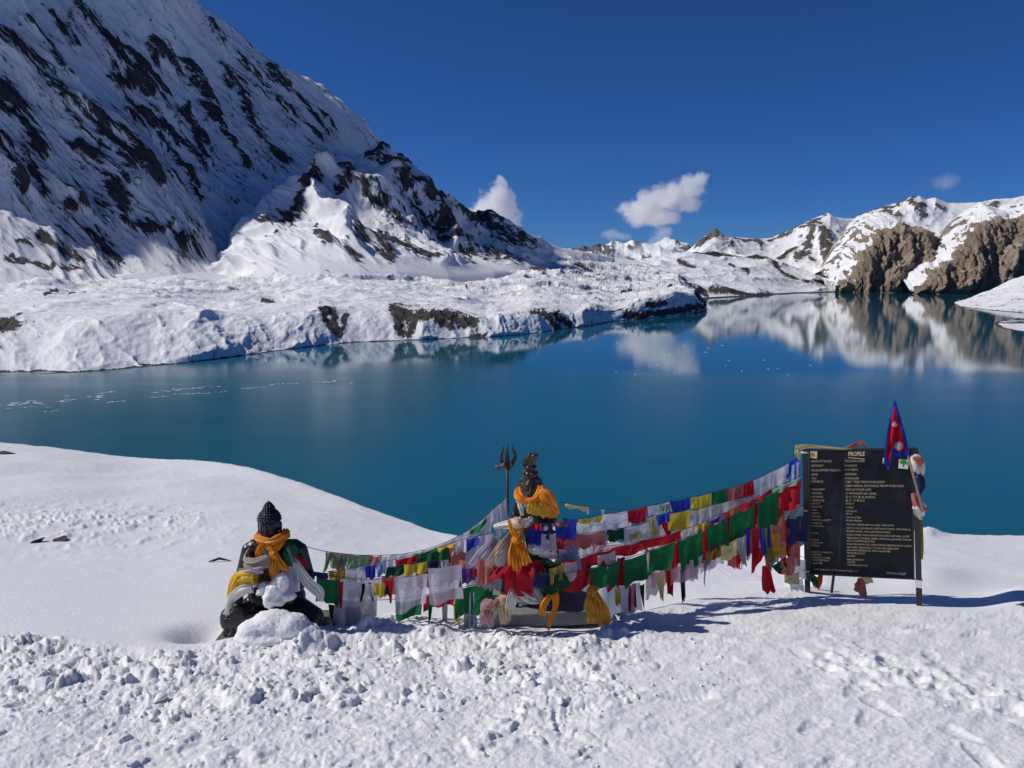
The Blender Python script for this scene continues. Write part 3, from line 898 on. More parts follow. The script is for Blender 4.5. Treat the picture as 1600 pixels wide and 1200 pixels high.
def snow_material():
    m, nt, out = new_mat('foreground_snow')
    g = nt.nodes.new('ShaderNodeNewGeometry').outputs['Position']
    n1 = noise(nt, g, 26.0, 5, 0.65)
    n2 = noise(nt, g, 130.0, 3, 0.6)
    n3 = noise(nt, mapping(nt, g, (5.0, 16.0, 8.0), (0, 0, 0.65)), 1.0, 5, 0.65)
    h = mathn(nt, 'ADD', mathn(nt, 'ADD', n1, mathn(nt, 'MULTIPLY', n2, 0.4)), mathn(nt, 'MULTIPLY', n3, 0.8))
    c = mixc(nt, noise(nt, g, 1.3, 4, 0.6), (0.80, 0.81, 0.82), (0.86, 0.865, 0.87))
    p = principled(nt, out, Base_Color=c, Roughness=0.55, Normal=bump(nt, h, 0.5, 0.013))
    p.inputs['Specular IOR Level'].default_value = 0.25
    return m
M_snow = snow_material()

def build_snow_slope():
    nu, nv = 900, 500
    pxs = np.linspace(-130, 1730, nu)
    inv = np.concatenate([np.linspace(1 / 2.35, 1 / 14.0, 400), np.linspace(1 / 14.0, 1 / 52.0, nv - 400 + 1)[1:]])
    ys = 1 / inv
    ys = np.concatenate([ys, [58, 66, 78, 95]])
    Y = np.repeat(ys[:, None], nu, 1)
    X = (pxs[None, :] - 800) / FPX * (1.0175 * Y + 0.254)
    Z = snow_height(X, Y)
    P = np.stack([X, Y, Z], -1)
    # the bank goes on around and behind the camera
    o = link('snow_slope', mesh_np('snow_slope', P, grid_faces(len(ys), nu)), M_snow)
    tag(o, kind='structure')
build_snow_slope()

def build_snow_flanks():
    """the same slope outside the picture: behind the camera and to both sides"""
    xs = np.concatenate([np.linspace(-70, -8, 40), np.linspace(-7.5, 7.5, 40), np.linspace(8, 70, 40)])
    ys = np.concatenate([np.linspace(-40, 2.0, 30), np.linspace(2.4, 60, 60)])
    X, Y = np.meshgrid(xs, ys)
    yy = np.maximum(Y, 2.3)
    Z = snow_base(X, yy) + np.where(Y < 2.3, (2.3 - Y) * 0.195, 0)
    px = snow_px(X, yy)
    inside = (px > -110) & (px < 1710) & (Y > 2.5)
    Z = np.where(inside, Z - 2.5, Z - 0.06)
    o = link('snow_bank', mesh_np('snow_bank', np.stack([X, Y, Z], -1), grid_faces(len(ys), len(xs))), M_snow)
    tag(o, kind='structure')
build_snow_flanks()

def ground_at(px, py):
    """point where the pixel's ray meets the snow"""
    lo, hi = 2.4, 60.0
    Ys = np.linspace(2.4, 40, 3000)
    P = at_np(np.full_like(Ys, px), np.full_like(Ys, py), Ys)
    zz = snow_base(P[:, 0], P[:, 1])
    k = np.argmax(P[:, 2] <= zz)
    return Vector(P[k])

def zsnow(x, y):
    return float(snow_height(np.array([x]), np.array([y]))[0])

# ------------------------------------------------------------------ broken snow: clods
def clod_mesh(name, seed, sub=2):
    bm = bmesh.new()
    bmesh.ops.create_icosphere(bm, subdivisions=sub, radius=1.0)
    r = random.Random(seed)
    off = [Vector((r.uniform(-1, 1), r.uniform(-1, 1), r.uniform(-1, 1))).normalized() for _ in range(11)]
    cut = [r.uniform(0.45, 0.85) for _ in off]
    for v in bm.verts:
        c = v.co.copy()
        for o, k in zip(off, cut):
            d = c.dot(o)
            if d > k: c -= o * (d - k)
        n = math.sin(c.x * 5 + seed) * math.sin(c.y * 6.1 + seed * 2) * math.sin(c.z * 5.3)
        v.co = c * (1 + 0.07 * n)
    me = bpy.data.meshes.new(name); bm.to_mesh(me); bm.free()
    for p in me.polygons: p.use_smooth = True
    return me

def scatter_clods():
    r = random.Random(11)
    protos = [clod_mesh('snow_clod', 30 + k, 2) for k in range(9)]
    arr = []
    for me in protos:
        V = np.array([v.co[:] for v in me.vertices]); F = np.array([p.vertices[:] for p in me.polygons])
        arr.append((V, F))
    spots = []
    while len(spots) < 750:
        px = r.uniform(-60, 1560)
        e = np.interp(px, [-100, 0, 250, 350, 420, 520, 620, 700, 800, 900, 960, 1010, 1060, 1200, 1700], [985, 985, 1012, 1004, 992, 984, 970, 974, 987, 996, 978, 972, 980, 1000, 1010])
        py = e + 6 + abs(r.gauss(0, 1)) * 80
        if py > 1215: continue
        dens = np.interp(px + (py - 1000) * 0.45, [-100, 700, 950, 1120, 1250, 1700], [1, 1, 0.75, 0.22, 0.07, 0.05])
        if r.random() > dens: continue
        s = 0.008 + 0.024 * r.random() ** 2.4
        if r.random() < 0.045 and py < 1090: s = r.uniform(0.038, 0.066)
        spots.append((px, py, s))
    a = np.array(spots)
    cx, cy = (a[:, 0] - 800) / FPX, (600 - a[:, 1]) / FPX
    rr_ = -(-SP + cy * CP) / (CP + cy * SP)
    yy = 1.8 / (rr_ - 0.195)
    xx = cx * yy / (CP + cy * SP)
    zz = snow_height(xx, yy)
    Vs, Fs, off = [], [], 0
    for (px, py, s), x, y, z in zip(spots, xx, yy, zz):
        rot = Matrix.Rotation(r.uniform(0, 6.28), 3, 'Z') @ Matrix.Rotation(r.uniform(-0.9, 0.9), 3, 'X')
        sc = Vector((s * r.uniform(0.75, 1.4), s * r.uniform(0.75, 1.4), s * r.uniform(0.5, 0.95)))
        k = r.randrange(len(arr))
        if s > 0.037:
            me = protos[k]
            if not me.materials: me.materials.append(M_snow)
            c = link('snow_clod', me)
            c.matrix_world = Matrix.Translation((x, y, z + sc.z * 0.05)) @ rot.to_4x4() @ Matrix.Diagonal((*sc, 1))
            tag(c, 'fist-sized lump of broken white snow lying in the churned strip', 'snow lump', 'lumps of broken snow before the statues')
            continue
        V, F = arr[k]
        W = (V * np.array(sc)) @ np.array(rot).T + np.array((x, y, z - sc.z * 0.05))
        Vs.append(W); Fs.append(F + off); off += len(V)
    o = link('snow_clods', mesh_np('snow_clods', np.concatenate(Vs), np.concatenate(Fs), True), M_snow)
    tag(o, 'small broken snow crumbs strewn over the churned strip', 'snow', kind='stuff')
scatter_clods()
# ------------------------------------------------------------------ mesh building tools
class MB:
    def __init__(s): s.v, s.f = [], []
    def add(s, V, F):
        o = len(s.v)
        s.v.extend([tuple(p) for p in V]); s.f.extend([tuple(i + o for i in f) for f in F])
        return s
    def box(s, c, size, rot=None):
        h = [x / 2 for x in size]
        V = [Vector((sx * h[0], sy * h[1], sz * h[2])) for sx in (-1, 1) for sy in (-1, 1) for sz in (-1, 1)]
        if rot is not None: V = [rot @ p for p in V]
        V = [p + Vector(c) for p in V]
        return s.add(V, [(0, 1, 3, 2), (4, 6, 7, 5), (0, 4, 5, 1), (2, 3, 7, 6), (0, 2, 6, 4), (1, 5, 7, 3)])
    def grid(s, P, closed=False):
        nv, nu = len(P), len(P[0])
        F = []
        for j in range(nv - 1):
            for i in range(nu if closed else nu - 1):
                i2 = (i + 1) % nu
                F.append((j * nu + i, j * nu + i2, (j + 1) * nu + i2, (j + 1) * nu + i))
        return s.add([p for row in P for p in row], F)
    def tube(s, path, radii, m=10, cap=True):
        path = [Vector(p) for p in path]
        n = len(path)
        if not hasattr(radii, '__len__'): radii = [radii] * n
        rows = []
        ref = None
        for i, p in enumerate(path):
            t = (path[min(i + 1, n - 1)] - path[max(i - 1, 0)]).normalized()
            if ref is None: ref = Vector((0, -1, 0)) if abs(t.y) < 0.9 else Vector((1, 0, 0))
            a = (ref - t * ref.dot(t)).normalized(); b = t.cross(a); ref = a
            rows.append([p + (a * math.cos(2 * math.pi * k / m) + b * math.sin(2 * math.pi * k / m)) * radii[i] for k in range(m)])
        o = len(s.v)
        s.grid(rows, True)
        if cap:
            s.f.append(tuple(o + k for k in reversed(range(m))))
            e = o + (n - 1) * m
            s.f.append(tuple(e + k for k in range(m)))
        return s
    def build(s, name, mat=None, parent=None, smooth=True, bevel=0):
        me = bpy.data.meshes.new(name)
        me.from_pydata([tuple(p) for p in s.v], [], s.f)
        if smooth:
            for p in me.polygons: p.use_smooth = True
        me.update()
        o = link(name, me, mat, parent)
        if bevel:
            bm = bmesh.new(); bm.from_mesh(me)
            bmesh.ops.bevel(bm, geom=[e for e in bm.edges], offset=bevel, segments=2, affect='EDGES', profile=0.5)
            bm.to_mesh(me); bm.free()
        return o

def catmull(pts, n):
    P = [Vector(p) for p in pts]
    if len(P) == 2:
        return [P[0].lerp(P[1], i / (n - 1)) for i in range(n)]
    E = [2 * P[0] - P[1]] + P + [2 * P[-1] - P[-2]]
    out = []
    for i in range(n):
        u = i / (n - 1) * (len(P) - 1); k = min(int(u), len(P) - 2); t = u - k
        a, b, c, d = E[k:k + 4]
        out.append(0.5 * ((2 * b) + (c - a) * t + (2 * a - 5 * b + 4 * c - d) * t * t + (-a + 3 * b - 3 * c + d) * t ** 3))
    return out

RR = random.Random(5)
def ribbon(mb, pts, widths, pleats=3, amp=0.012, front=(0, -1, 0), nw=15, n=36, phase=None, ragged=0.0):
    """pleated strip of cloth along a path; front = the side it shows"""
    C = catmull(pts, n); f = Vector(front).normalized()
    ph = RR.uniform(0, 6.28) if phase is None else phase
    rows = []
    for i, c in enumerate(C):
        t = (C[min(i + 1, n - 1)] - C[max(i - 1, 0)]).normalized()
        side = t.cross(f)
        side = side.normalized() if side.length > 1e-4 else Vector((1, 0, 0))
        nn = side.cross(t).normalized()
        u = i / (n - 1)
        w = np.interp(u, np.linspace(0, 1, len(widths)), widths)
        row = []
        for k in range(nw):
            q = k / (nw - 1)
            a = amp * math.sin(2 * math.pi * pleats * q + ph + 1.3 * math.sin(3.1 * u + ph)) * (0.45 + 0.55 * math.sin(math.pi * min(1, u * 1.5 + 0.15)))
            a += amp * 0.5 * math.sin(9.1 * u + 5 * q + ph)
            pp = c + side * (q - 0.5) * w + nn * a
            if ragged and i == n - 1: pp = pp + t * RR.uniform(-ragged, ragged)
            row.append(pp)
        rows.append(row)
    mb.grid(rows)
    return mb

def ptube(mb, pts, radii, pleats=9, amp=0.14, n=34, m=40, flat=1.0, phase=None, twist=2.0):
    """gathered cloth: a tube with lengthwise pleats"""
    C = catmull(pts, n)
    ph = RR.uniform(0, 6.28) if phase is None else phase
    rows, ref = [], None
    for i, c in enumerate(C):
        t = (C[min(i + 1, n - 1)] - C[max(i - 1, 0)]).normalized()
        if ref is None: ref = Vector((0, -1, 0)) if abs(t.y) < 0.8 else Vector((0, 0, 1))
        a = (ref - t * ref.dot(t)).normalized(); b = t.cross(a); ref = a
        u = i / (n - 1)
        r = np.interp(u, np.linspace(0, 1, len(radii)), radii)
        row = []
        for k in range(m):
            th = 2 * math.pi * k / m
            rr = r * (1 + amp * math.sin(pleats * th + twist * u + ph) + 0.5 * amp * math.sin((pleats * 2 + 1) * th - 3 * u + ph * 2) + 0.5 * amp * math.sin(7 * u + 2 * th + ph))
            row.append(c + a * math.cos(th) * rr * flat + b * math.sin(th) * rr)
        rows.append(row)
    mb.grid(rows, True)
    return mb

ICO = {}
for _s in (2, 3):
    _b = bmesh.new(); bmesh.ops.create_icosphere(_b, subdivisions=_s, radius=1.0)
    _b.verts.ensure_lookup_table()
    ICO[_s] = (np.array([v.co[:] for v in _b.verts]), np.array([[v.index for v in f.verts] for f in _b.faces]))
    _b.free()
def remesh(name, prims, voxel, smooth=3, mat=None, parent=None):
    """one continuous skin over overlapping balls, capsules and boxes"""
    VV, FF, cnt = [], [], [0]
    def put(V, F):
        VV.append(V); FF.append(F + cnt[0]); cnt[0] += len(V)
    def ball(c, r, rot=None, sub=3):
        V, F = ICO[sub]
        V = V * np.array(r, float)
        if rot is not None: V = V @ np.array(rot).T
        put(V + np.array(c, float), F)
    for p in prims:
        if p[0] == 'e':
            rot = None
            if len(p) > 3: rot = Matrix.Rotation(p[3], 3, p[4])
            ball(p[1], p[2], rot)
        elif p[0] == 'c':
            a, b, r0, r1 = Vector(p[1]), Vector(p[2]), p[3], p[4]
            n = max(2, int((b - a).length / (min(r0, r1) * 0.45)) + 1)
            for i in range(n + 1):
                t = i / n; r = r0 + (r1 - r0) * t
                ball(a.lerp(b, t), (r, r, r), None, 2)
    me = mesh_np(name + '_tmp', np.concatenate(VV), np.concatenate(FF))
    ob = bpy.data.objects.new(name + '_tmp', me); COL.objects.link(ob)
    md = ob.modifiers.new('r', 'REMESH'); md.mode = 'VOXEL'; md.voxel_size = voxel
    if smooth:
        sm = ob.modifiers.new('s', 'SMOOTH'); sm.iterations = smooth; sm.factor = 0.5
    dg = bpy.context.evaluated_depsgraph_get()
    out = bpy.data.meshes.new_from_object(ob.evaluated_get(dg))
    bpy.data.objects.remove(ob); bpy.data.meshes.remove(me)
    out.name = name
    for p in out.polygons: p.use_smooth = True
    return link(name, out, mat, parent)

# ------------------------------------------------------------------ materials of the small things
def cloth_mat(name, col, trans=0.35, rough=0.75, sheen=0.0, print_=0.0, gloss=0.0):
    m, nt, out = new_mat(name)
    uv = nt.nodes.new('ShaderNodeTexCoord').outputs['Object']
    n = noise(nt, uv, 14.0, 4, 0.6)
    c = mixc(nt, n, tuple(x * 0.82 for x in col), tuple(min(1, x * 1.12) for x in col))
    if print_:
        # block print: rows of script round a central picture, inside a margin (flags carry a UV of 0..1)
        q = nt.nodes.new('ShaderNodeUVMap').outputs[0]
        sp = nt.nodes.new('ShaderNodeSeparateXYZ'); nt.links.new(q, sp.inputs[0])
        def band(v, lo, hi):
            return mathn(nt, 'MULTIPLY', mathn(nt, 'GREATER_THAN', v, lo), mathn(nt, 'LESS_THAN', v, hi))
        inside = mathn(nt, 'MULTIPLY', band(sp.outputs[0], 0.12, 0.88), band(sp.outputs[1], 0.12, 0.88))
        rows_ = mathn(nt, 'GREATER_THAN', mathn(nt, 'SINE', mathn(nt, 'MULTIPLY', sp.outputs[1], 75.0)), -0.1)
        word = mathn(nt, 'GREATER_THAN', noise(nt, mapping(nt, q, (70, 24, 1)), 1.0, 2, 0.6), 0.5)
        pic = mathn(nt, 'MULTIPLY', band(sp.outputs[0], 0.36, 0.64), band(sp.outputs[1], 0.34, 0.66))
        picn = mathn(nt, 'GREATER_THAN', noise(nt, mapping(nt, q, (16, 16, 1)), 1.0, 3, 0.6), 0.47)
        ink = mathn(nt, 'MAXIMUM', mathn(nt, 'MULTIPLY', mathn(nt, 'MULTIPLY', rows_, word), inside), mathn(nt, 'MULTIPLY', pic, picn))
        c = mixc(nt, mathn(nt, 'MULTIPLY', ink, print_), c, tuple(x * 0.25 for x in col))
    wv = noise(nt, uv, 420.0, 2, 0.5)
    nrm = bump(nt, mathn(nt, 'ADD', wv, mathn(nt, 'MULTIPLY', noise(nt, uv, 22.0, 4, 0.6), 6.0)), 0.35, 0.004)
    pr = nt.nodes.new('ShaderNodeBsdfPrincipled')
    nt.links.new(c, pr.inputs['Base Color']); pr.inputs['Roughness'].default_value = rough
    pr.inputs['Specular IOR Level'].default_value = 0.2 + gloss
    nt.links.new(nrm, pr.inputs['Normal'])
    tr = nt.nodes.new('ShaderNodeBsdfTranslucent')
    nt.links.new(c, tr.inputs['Color']); nt.links.new(nrm, tr.inputs['Normal'])
    mx = nt.nodes.new('ShaderNodeMixShader'); mx.inputs[0].default_value = trans
    nt.links.new(pr.outputs[0], mx.inputs[1]); nt.links.new(tr.outputs[0], mx.inputs[2])
    # open weave lets some light straight through
    tp = nt.nodes.new('ShaderNodeBsdfTransparent')
    m2 = nt.nodes.new('ShaderNodeMixShader'); m2.inputs[0].default_value = 0.16 if (trans > 0.43 and not gloss) else 0.0
    nt.links.new(mx.outputs[0], m2.inputs[1]); nt.links.new(tp.outputs[0], m2.inputs[2])
    nt.links.new(m2.outputs[0], out.inputs[0])
    return m

CL = {
    'green': cloth_mat('green_cotton', (0.012, 0.16, 0.055)), 'dgreen': cloth_mat('dark_green_cotton', (0.01, 0.07, 0.04)), 'fgreen': cloth_mat('faded_green_cotton', (0.26, 0.40, 0.26), 0.4, print_=0.4),
    'red': cloth_mat('red_cotton', (0.52, 0.015, 0.035)), 'fred': cloth_mat('faded_red_cotton', (0.62, 0.20, 0.17), 0.4, print_=0.35), 'orange_red': cloth_mat('orange_red_cotton', (0.65, 0.10, 0.04)),
    'blue': cloth_mat('blue_cotton', (0.03, 0.06, 0.50), 0.4, print_=0.4), 'navy': cloth_mat('navy_cotton', (0.03, 0.035, 0.13)), 'fblue': cloth_mat('faded_blue_cotton', (0.32, 0.42, 0.70), 0.4),
    'yellow': cloth_mat('yellow_cotton', (0.74, 0.58, 0.06), 0.42, print_=0.35), 'fyellow': cloth_mat('faded_yellow_cotton', (0.74, 0.66, 0.32), 0.42, print_=0.35), 'mustard': cloth_mat('mustard_cotton', (0.42, 0.30, 0.05)),
    'white': cloth_mat('white_printed_cotton', (0.80, 0.79, 0.84), 0.45, print_=0.4), 'lav': cloth_mat('lavender_white_gauze', (0.70, 0.68, 0.80), 0.48, print_=0.3), 'pink': cloth_mat('pink_gauze', (0.70, 0.42, 0.50), 0.45),
    'grey': cloth_mat('grey_gauze', (0.50, 0.50, 0.53), 0.4), 'purple': cloth_mat('purple_cotton', (0.12, 0.05, 0.26)), 'black': cloth_mat('black_ribbon', (0.015, 0.015, 0.02), 0.1), 'teal': cloth_mat('teal_gauze', (0.30, 0.52, 0.55), 0.4),
    'orange': cloth_mat('orange_silk', (0.98, 0.36, 0.012), 0.42, 0.40, gloss=0.4), 'gold': cloth_mat('golden_yellow_silk', (0.98, 0.64, 0.05), 0.5, 0.34, gloss=0.5), 'silk': cloth_mat('white_silk', (0.82, 0.80, 0.78), 0.35, 0.38, gloss=0.5),
    'cream': cloth_mat('cream_silk', (0.78, 0.62, 0.42), 0.35, 0.42, gloss=0.4), 'dun': cloth_mat('beige_scarf', (0.42, 0.36, 0.29), 0.25), 'bronzesilk': cloth_mat('ochre_silk', (0.85, 0.46, 0.05), 0.45, 0.40, gloss=0.4),
}
M_cord = simple_mat('dark_cord', (0.05, 0.05, 0.06), 0.8)
M_stat = simple_mat('black_painted_metal', (0.018, 0.018, 0.02), 0.33, 0.0, 40, 0.004, 0.3)
M_bronze = simple_mat('dark_bronze', (0.045, 0.038, 0.032), 0.36, 0.35, 40, 0.004, 0.4)
M_iron = simple_mat('rusty_iron', (0.075, 0.055, 0.042), 0.6, 0.5, 60, 0.002, 0.4)
M_conc = simple_mat('grey_concrete', (0.20, 0.205, 0.21), 0.9, 0.0, 30, 0.01, 0.35)
M_stone = simple_mat('brown_stone', (0.15, 0.125, 0.10), 0.9, 0.0, 12, 0.03, 0.4)
def recenter(o):
    """move a mesh's origin to the foot of its bounding box"""
    me = o.data
    n = len(me.vertices)
    co = np.empty(n * 3, np.float32); me.vertices.foreach_get('co', co); co = co.reshape(-1, 3)
    c = np.array([(co[:, 0].min() + co[:, 0].max()) / 2, (co[:, 1].min() + co[:, 1].max()) / 2, co[:, 2].min()], np.float32)
    me.vertices.foreach_set('co', (co - c).ravel()); me.update()
    o.location = Vector(o.location) + Vector([float(x) for x in c])
    return o

def drape(name, mb, mat, label, cat, group=None):
    o = mb.build(name, mat)
    recenter(o)
    return tag(o, label, cat, group)

# ------------------------------------------------------------------ seated Buddha
BY = 6.45
BO = at(432, 1000, BY)
def bw(zx, zy, y=0.0):
    """detail measured on a 4.617x enlargement from (320,760) -> world, y metres behind the statue's middle"""
    return at(320 + zx / 4.617, 760 + zy / 4.617, BY + y)

def build_buddha():
    root = empty('buddha_statue', BO)
    tag(root, 'black seated Buddha statue with curled hair, draped in scarves', 'statue')
    P = []
    KZ = 1.075
    up = lambda q: (q[0], q[1], q[2] * KZ)
    e = lambda c, r, *a: P.append(('e', up(c), r, *a))
    c_ = lambda a, b, r0, r1: P.append(('c', up(a), up(b), r0, r1))
    hx = 0.012
    # trunk
    e((hx, 0.02, 0.36), (0.25, 0.19, 0.14)); e((hx, 0.02, 0.52), (0.185, 0.13, 0.16)); e((hx, 0.01, 0.68), (0.205, 0.13, 0.15))
    c_((hx - 0.165, 0.02, 0.765), (hx + 0.165, 0.02, 0.765), 0.082, 0.082)
    c_((hx, 0.02, 0.80), (hx - 0.02, 0.0, 0.93), 0.066, 0.058)
    # head
    hz = 1.022; hxx = -0.014; KZ = 1.0
    e((hxx, 0.0, hz - 0.06), (0.055, 0.06, 0.08))
    e((hxx, -0.01, hz + 0.02), (0.083, 0.096, 0.105)); e((hxx, -0.035, hz - 0.045), (0.060, 0.066, 0.058)); e((hxx, -0.085, hz - 0.082), (0.026, 0.022, 0.02))
    for s in (-1, 1):
        e((hxx + s * 0.090, 0.005, hz + 0.005), (0.014, 0.026, 0.045)); e((hxx + s * 0.092, 0.0, hz - 0.045), (0.012, 0.018, 0.030))
        e((hxx + s * 0.036, -0.096, hz + 0.012), (0.021, 0.011, 0.009)); e((hxx + s * 0.036, -0.094, hz + 0.036), (0.027, 0.010, 0.006))
        e((hxx + s * 0.045, -0.075, hz - 0.025), (0.024, 0.024, 0.026))
    c_((hxx, -0.100, hz + 0.03), (hxx, -0.120, hz - 0.022), 0.009, 0.016)
    e((hxx, -0.104, hz - 0.045), (0.025, 0.010, 0.006)); e((hxx, -0.102, hz - 0.057), (0.020, 0.010, 0.007))
    KZ = 1.075
    # arms: one hand down over the knee, the other lying in the lap
    c_((hx - 0.215, 0.02, 0.75), (hx - 0.285, 0.0, 0.54), 0.068, 0.056); c_((hx - 0.285, 0.0, 0.54), (hx - 0.255, -0.20, 0.40), 0.052, 0.036)
    e((hx - 0.25, -0.245, 0.36), (0.045, 0.030, 0.055))
    for k in range(4):
        fx = hx - 0.288 + k * 0.0245
        c_((fx, -0.275, 0.345), (fx, -0.292, 0.27 - 0.008 * (k in (1, 2))), 0.0115, 0.0095)
    c_((hx - 0.205, -0.26, 0.37), (hx - 0.185, -0.285, 0.325), 0.012, 0.010)
    c_((hx + 0.215, 0.02, 0.75), (hx + 0.285, 0.0, 0.53), 0.068, 0.058); c_((hx + 0.285, 0.0, 0.53), (hx + 0.09, -0.19, 0.40), 0.052, 0.038)
    e((hx + 0.03, -0.21, 0.39), (0.08, 0.05, 0.025))
    # crossed legs under the robe
    for s in (-1, 1):
        c_((hx + s * 0.12, 0.0, 0.30), (hx + s * 0.34, -0.13, 0.25), 0.12, 0.10)
        c_((hx + s * 0.34, -0.16, 0.23), (hx - s * 0.06, -0.27, 0.25), 0.088, 0.062)
        e((hx - s * 0.16, -0.25, 0.30), (0.09, 0.05, 0.032))
    e((hx, -0.06, 0.20), (0.42, 0.27, 0.10))
    for k in range(9):      # robe hem fanned over the pedestal
        a = -1.15 + 2.3 * k / 8
        c_((hx + 0.30 * math.sin(a), -0.06 - 0.23 * math.cos(a), 0.24), (hx + 0.40 * math.sin(a), -0.08 - 0.27 * math.cos(a), 0.145), 0.03, 0.038)
    for k in range(5):      # folds over the shins
        z = 0.20 + 0.028 * k
        c_((hx - 0.30 + 0.03 * k, -0.255 + 0.004 * k, z), (hx + 0.28 - 0.05 * k, -0.265 + 0.006 * k, z - 0.015), 0.010, 0.010)
    remesh('body', P, 0.0085, 2, M_stat, root)
    # tight rows of curls, rising to the pointed crown
    mb = MB()
    def curl(c, r):
        V, F = [], []
        m = 7
        for j in range(4):
            ph = (j + 0.5) / 4.5 * math.pi * 0.62
            for i in range(m): V.append((c[0] + r * math.sin(ph) * math.cos(6.283 * i / m), c[1] + r * math.sin(ph) * math.sin(6.283 * i / m), c[2] + r * math.cos(ph)))
        V.append((c[0], c[1], c[2] + r * 1.35)); 
        for j in range(3):
            for i in range(m): F.append((j * m + i, (j + 1) * m + i, (j + 1) * m + (i + 1) % m, j * m + (i + 1) % m))
        for i in range(m): F.append((i, (i + 1) % m, 4 * m))
        mb.add(V, F)
    prof = [(z * 0.74, r) for z, r in [(0.0, 0.092), (0.028, 0.090), (0.054, 0.083), (0.078, 0.072), (0.098, 0.058), (0.116, 0.047), (0.136, 0.042), (0.156, 0.036), (0.176, 0.026), (0.192, 0.016), (0.208, 0.006)]]
    base_z = hz + 0.058
    rows = [[Vector((hxx + (r - 0.006) * math.cos(6.283 * i / 20), -0.004 + (r + 0.004) * 1.05 * math.sin(6.283 * i / 20), base_z + z)) for i in range(20)] for z, r in prof]
    mb.grid(rows, True)
    for z, r in prof[:-1]:
        n = max(4, int(2 * math.pi * r / 0.021))
        for i in range(n):
            a = 6.283 * (i + 0.5 * (int(z * 1000) % 2)) / n
            curl((hxx + r * math.cos(a), -0.004 + r * 1.05 * math.sin(a), base_z + z), 0.0118)
    curl((hxx, -0.004, base_z + 0.152), 0.013)
    mb.build('hair', M_stat, root)
    # stone seat, mostly under snow
    pd = MB().box((0, 0.02, 0.02), (0.86, 0.62, 0.23))
    pd.build('pedestal', M_stone, root, False, 0.02)
    return root
build_buddha()

# scarves and cloths on the Buddha
mb = MB()
ring = [bw(390, 345, 0.06), bw(395, 375, -0.07), bw(440, 395, -0.12), bw(480, 400, -0.145), bw(530, 380, -0.13), bw(580, 345, -0.06), bw(572, 325, 0.05)]
ptube(mb, ring, [0.028, 0.036, 0.034, 0.03, 0.034, 0.036, 0.028], 6, 0.22)
ring2 = [bw(405, 335, 0.05), bw(420, 390, -0.10), bw(470, 440, -0.155), bw(505, 450, -0.165), bw(545, 410, -0.14), bw(575, 370, -0.06)]
ptube(mb, ring2, [0.022, 0.026, 0.024, 0.022, 0.026, 0.024], 5, 0.25)
ptube(mb, [bw(480, 462, -0.17), bw(500, 490, -0.18), bw(520, 475, -0.17)], [0.022, 0.034, 0.02], 6, 0.2, 14, 24)
ribbon(mb, [bw(500, 480, -0.175), bw(505, 540, -0.19), bw(500, 610, -0.2), bw(520, 720, -0.24)], [0.045, 0.075, 0.095, 0.035], 3, 0.014, ragged=0.008)
ribbon(mb, [bw(505, 480, -0.18), bw(540, 540, -0.19), bw(570, 590, -0.2), bw(585, 620, -0.2)], [0.04, 0.06, 0.065, 0.04], 2, 0.012, ragged=0.01)
ribbon(mb, [bw(440, 400, -0.14), bw(405, 450, -0.16), bw(385, 490, -0.165), bw(378, 530, -0.165)], [0.05, 0.07, 0.055, 0.02], 3, 0.014, ragged=0.01)
ribbon(mb, [bw(420, 395, -0.13), bw(440, 440, -0.16), bw(465, 480, -0.175)], [0.04, 0.05, 0.03], 2, 0.012)
drape('scarf', mb, CL['orange'], 'bright orange silk scarf knotted round the neck of the Buddha', 'scarf')

mb = MB()
for k, (dx, dz) in enumerate([(0, 0), (12, 28), (26, 52), (5, 74)]):
    ptube(mb, [bw(345 + dx, 420 + dz, 0.0), bw(300 + dx, 520 + dz * 0.7, -0.1), bw(350 + dx, 545 + dz * 0.5, -0.18), bw(430, 520 + dz * 0.6, -0.19), bw(475, 490 + dz, -0.17)],
          [0.014, 0.026, 0.03, 0.026, 0.016], 5, 0.25, 26, 22)
ribbon(mb, [bw(440, 450, -0.165), bw(440, 520, -0.19), bw(450, 590, -0.2)], [0.05, 0.075, 0.06], 4, 0.012)
drape('scarf', mb, CL['dun'], 'beige scarf bunched across the right arm and chest of the Buddha', 'scarf')

mb = MB()
ptube(mb, [bw(365, 660, -0.20), bw(290, 660, -0.19), bw(235, 690, -0.16), bw(200, 760, -0.14), bw(180, 815, -0.13)], [0.055, 0.062, 0.055, 0.04, 0.016], 8, 0.16, flat=0.8)
ribbon(mb, [bw(255, 650, -0.22), bw(215, 720, -0.21), bw(180, 810, -0.2)], [0.05, 0.06, 0.03], 3, 0.01)
drape('scarf', mb, CL['gold'], 'shiny golden yellow scarf wound round the forearm of the Buddha', 'scarf')
mb = MB()
ptube(mb, [bw(345, 735, -0.235), bw(280, 745, -0.235), bw(220, 785, -0.22), bw(175, 850, -0.20), bw(150, 920, -0.19)], [0.035, 0.045, 0.036, 0.02, 0.008], 6, 0.2, flat=0.7)
ribbon(mb, [bw(190, 830, -0.23), bw(165, 900, -0.22), bw(155, 985, -0.2)], [0.05, 0.04, 0.02], 2, 0.012, ragged=0.01)
drape('scarf', mb, CL['silk'], 'white silk scarf slung over the knee of the Buddha', 'scarf')
mb = MB()
ribbon(mb, [bw(600, 440, -0.13), bw(665, 560, -0.18), bw(740, 680, -0.22), bw(820, 760, -0.24), bw(835, 830, -0.24)], [0.012, 0.07, 0.10, 0.095, 0.05], 3, 0.014, nw=19, ragged=0.012)
drape('scarf', mb, CL['silk'], 'white silk streamer falling from the left shoulder of the Buddha', 'scarf')
mb = MB()
ribbon(mb, [bw(600, 400, -0.10), bw(615, 470, -0.155), bw(625, 560, -0.175)], [0.07, 0.13, 0.10], 2, 0.012)
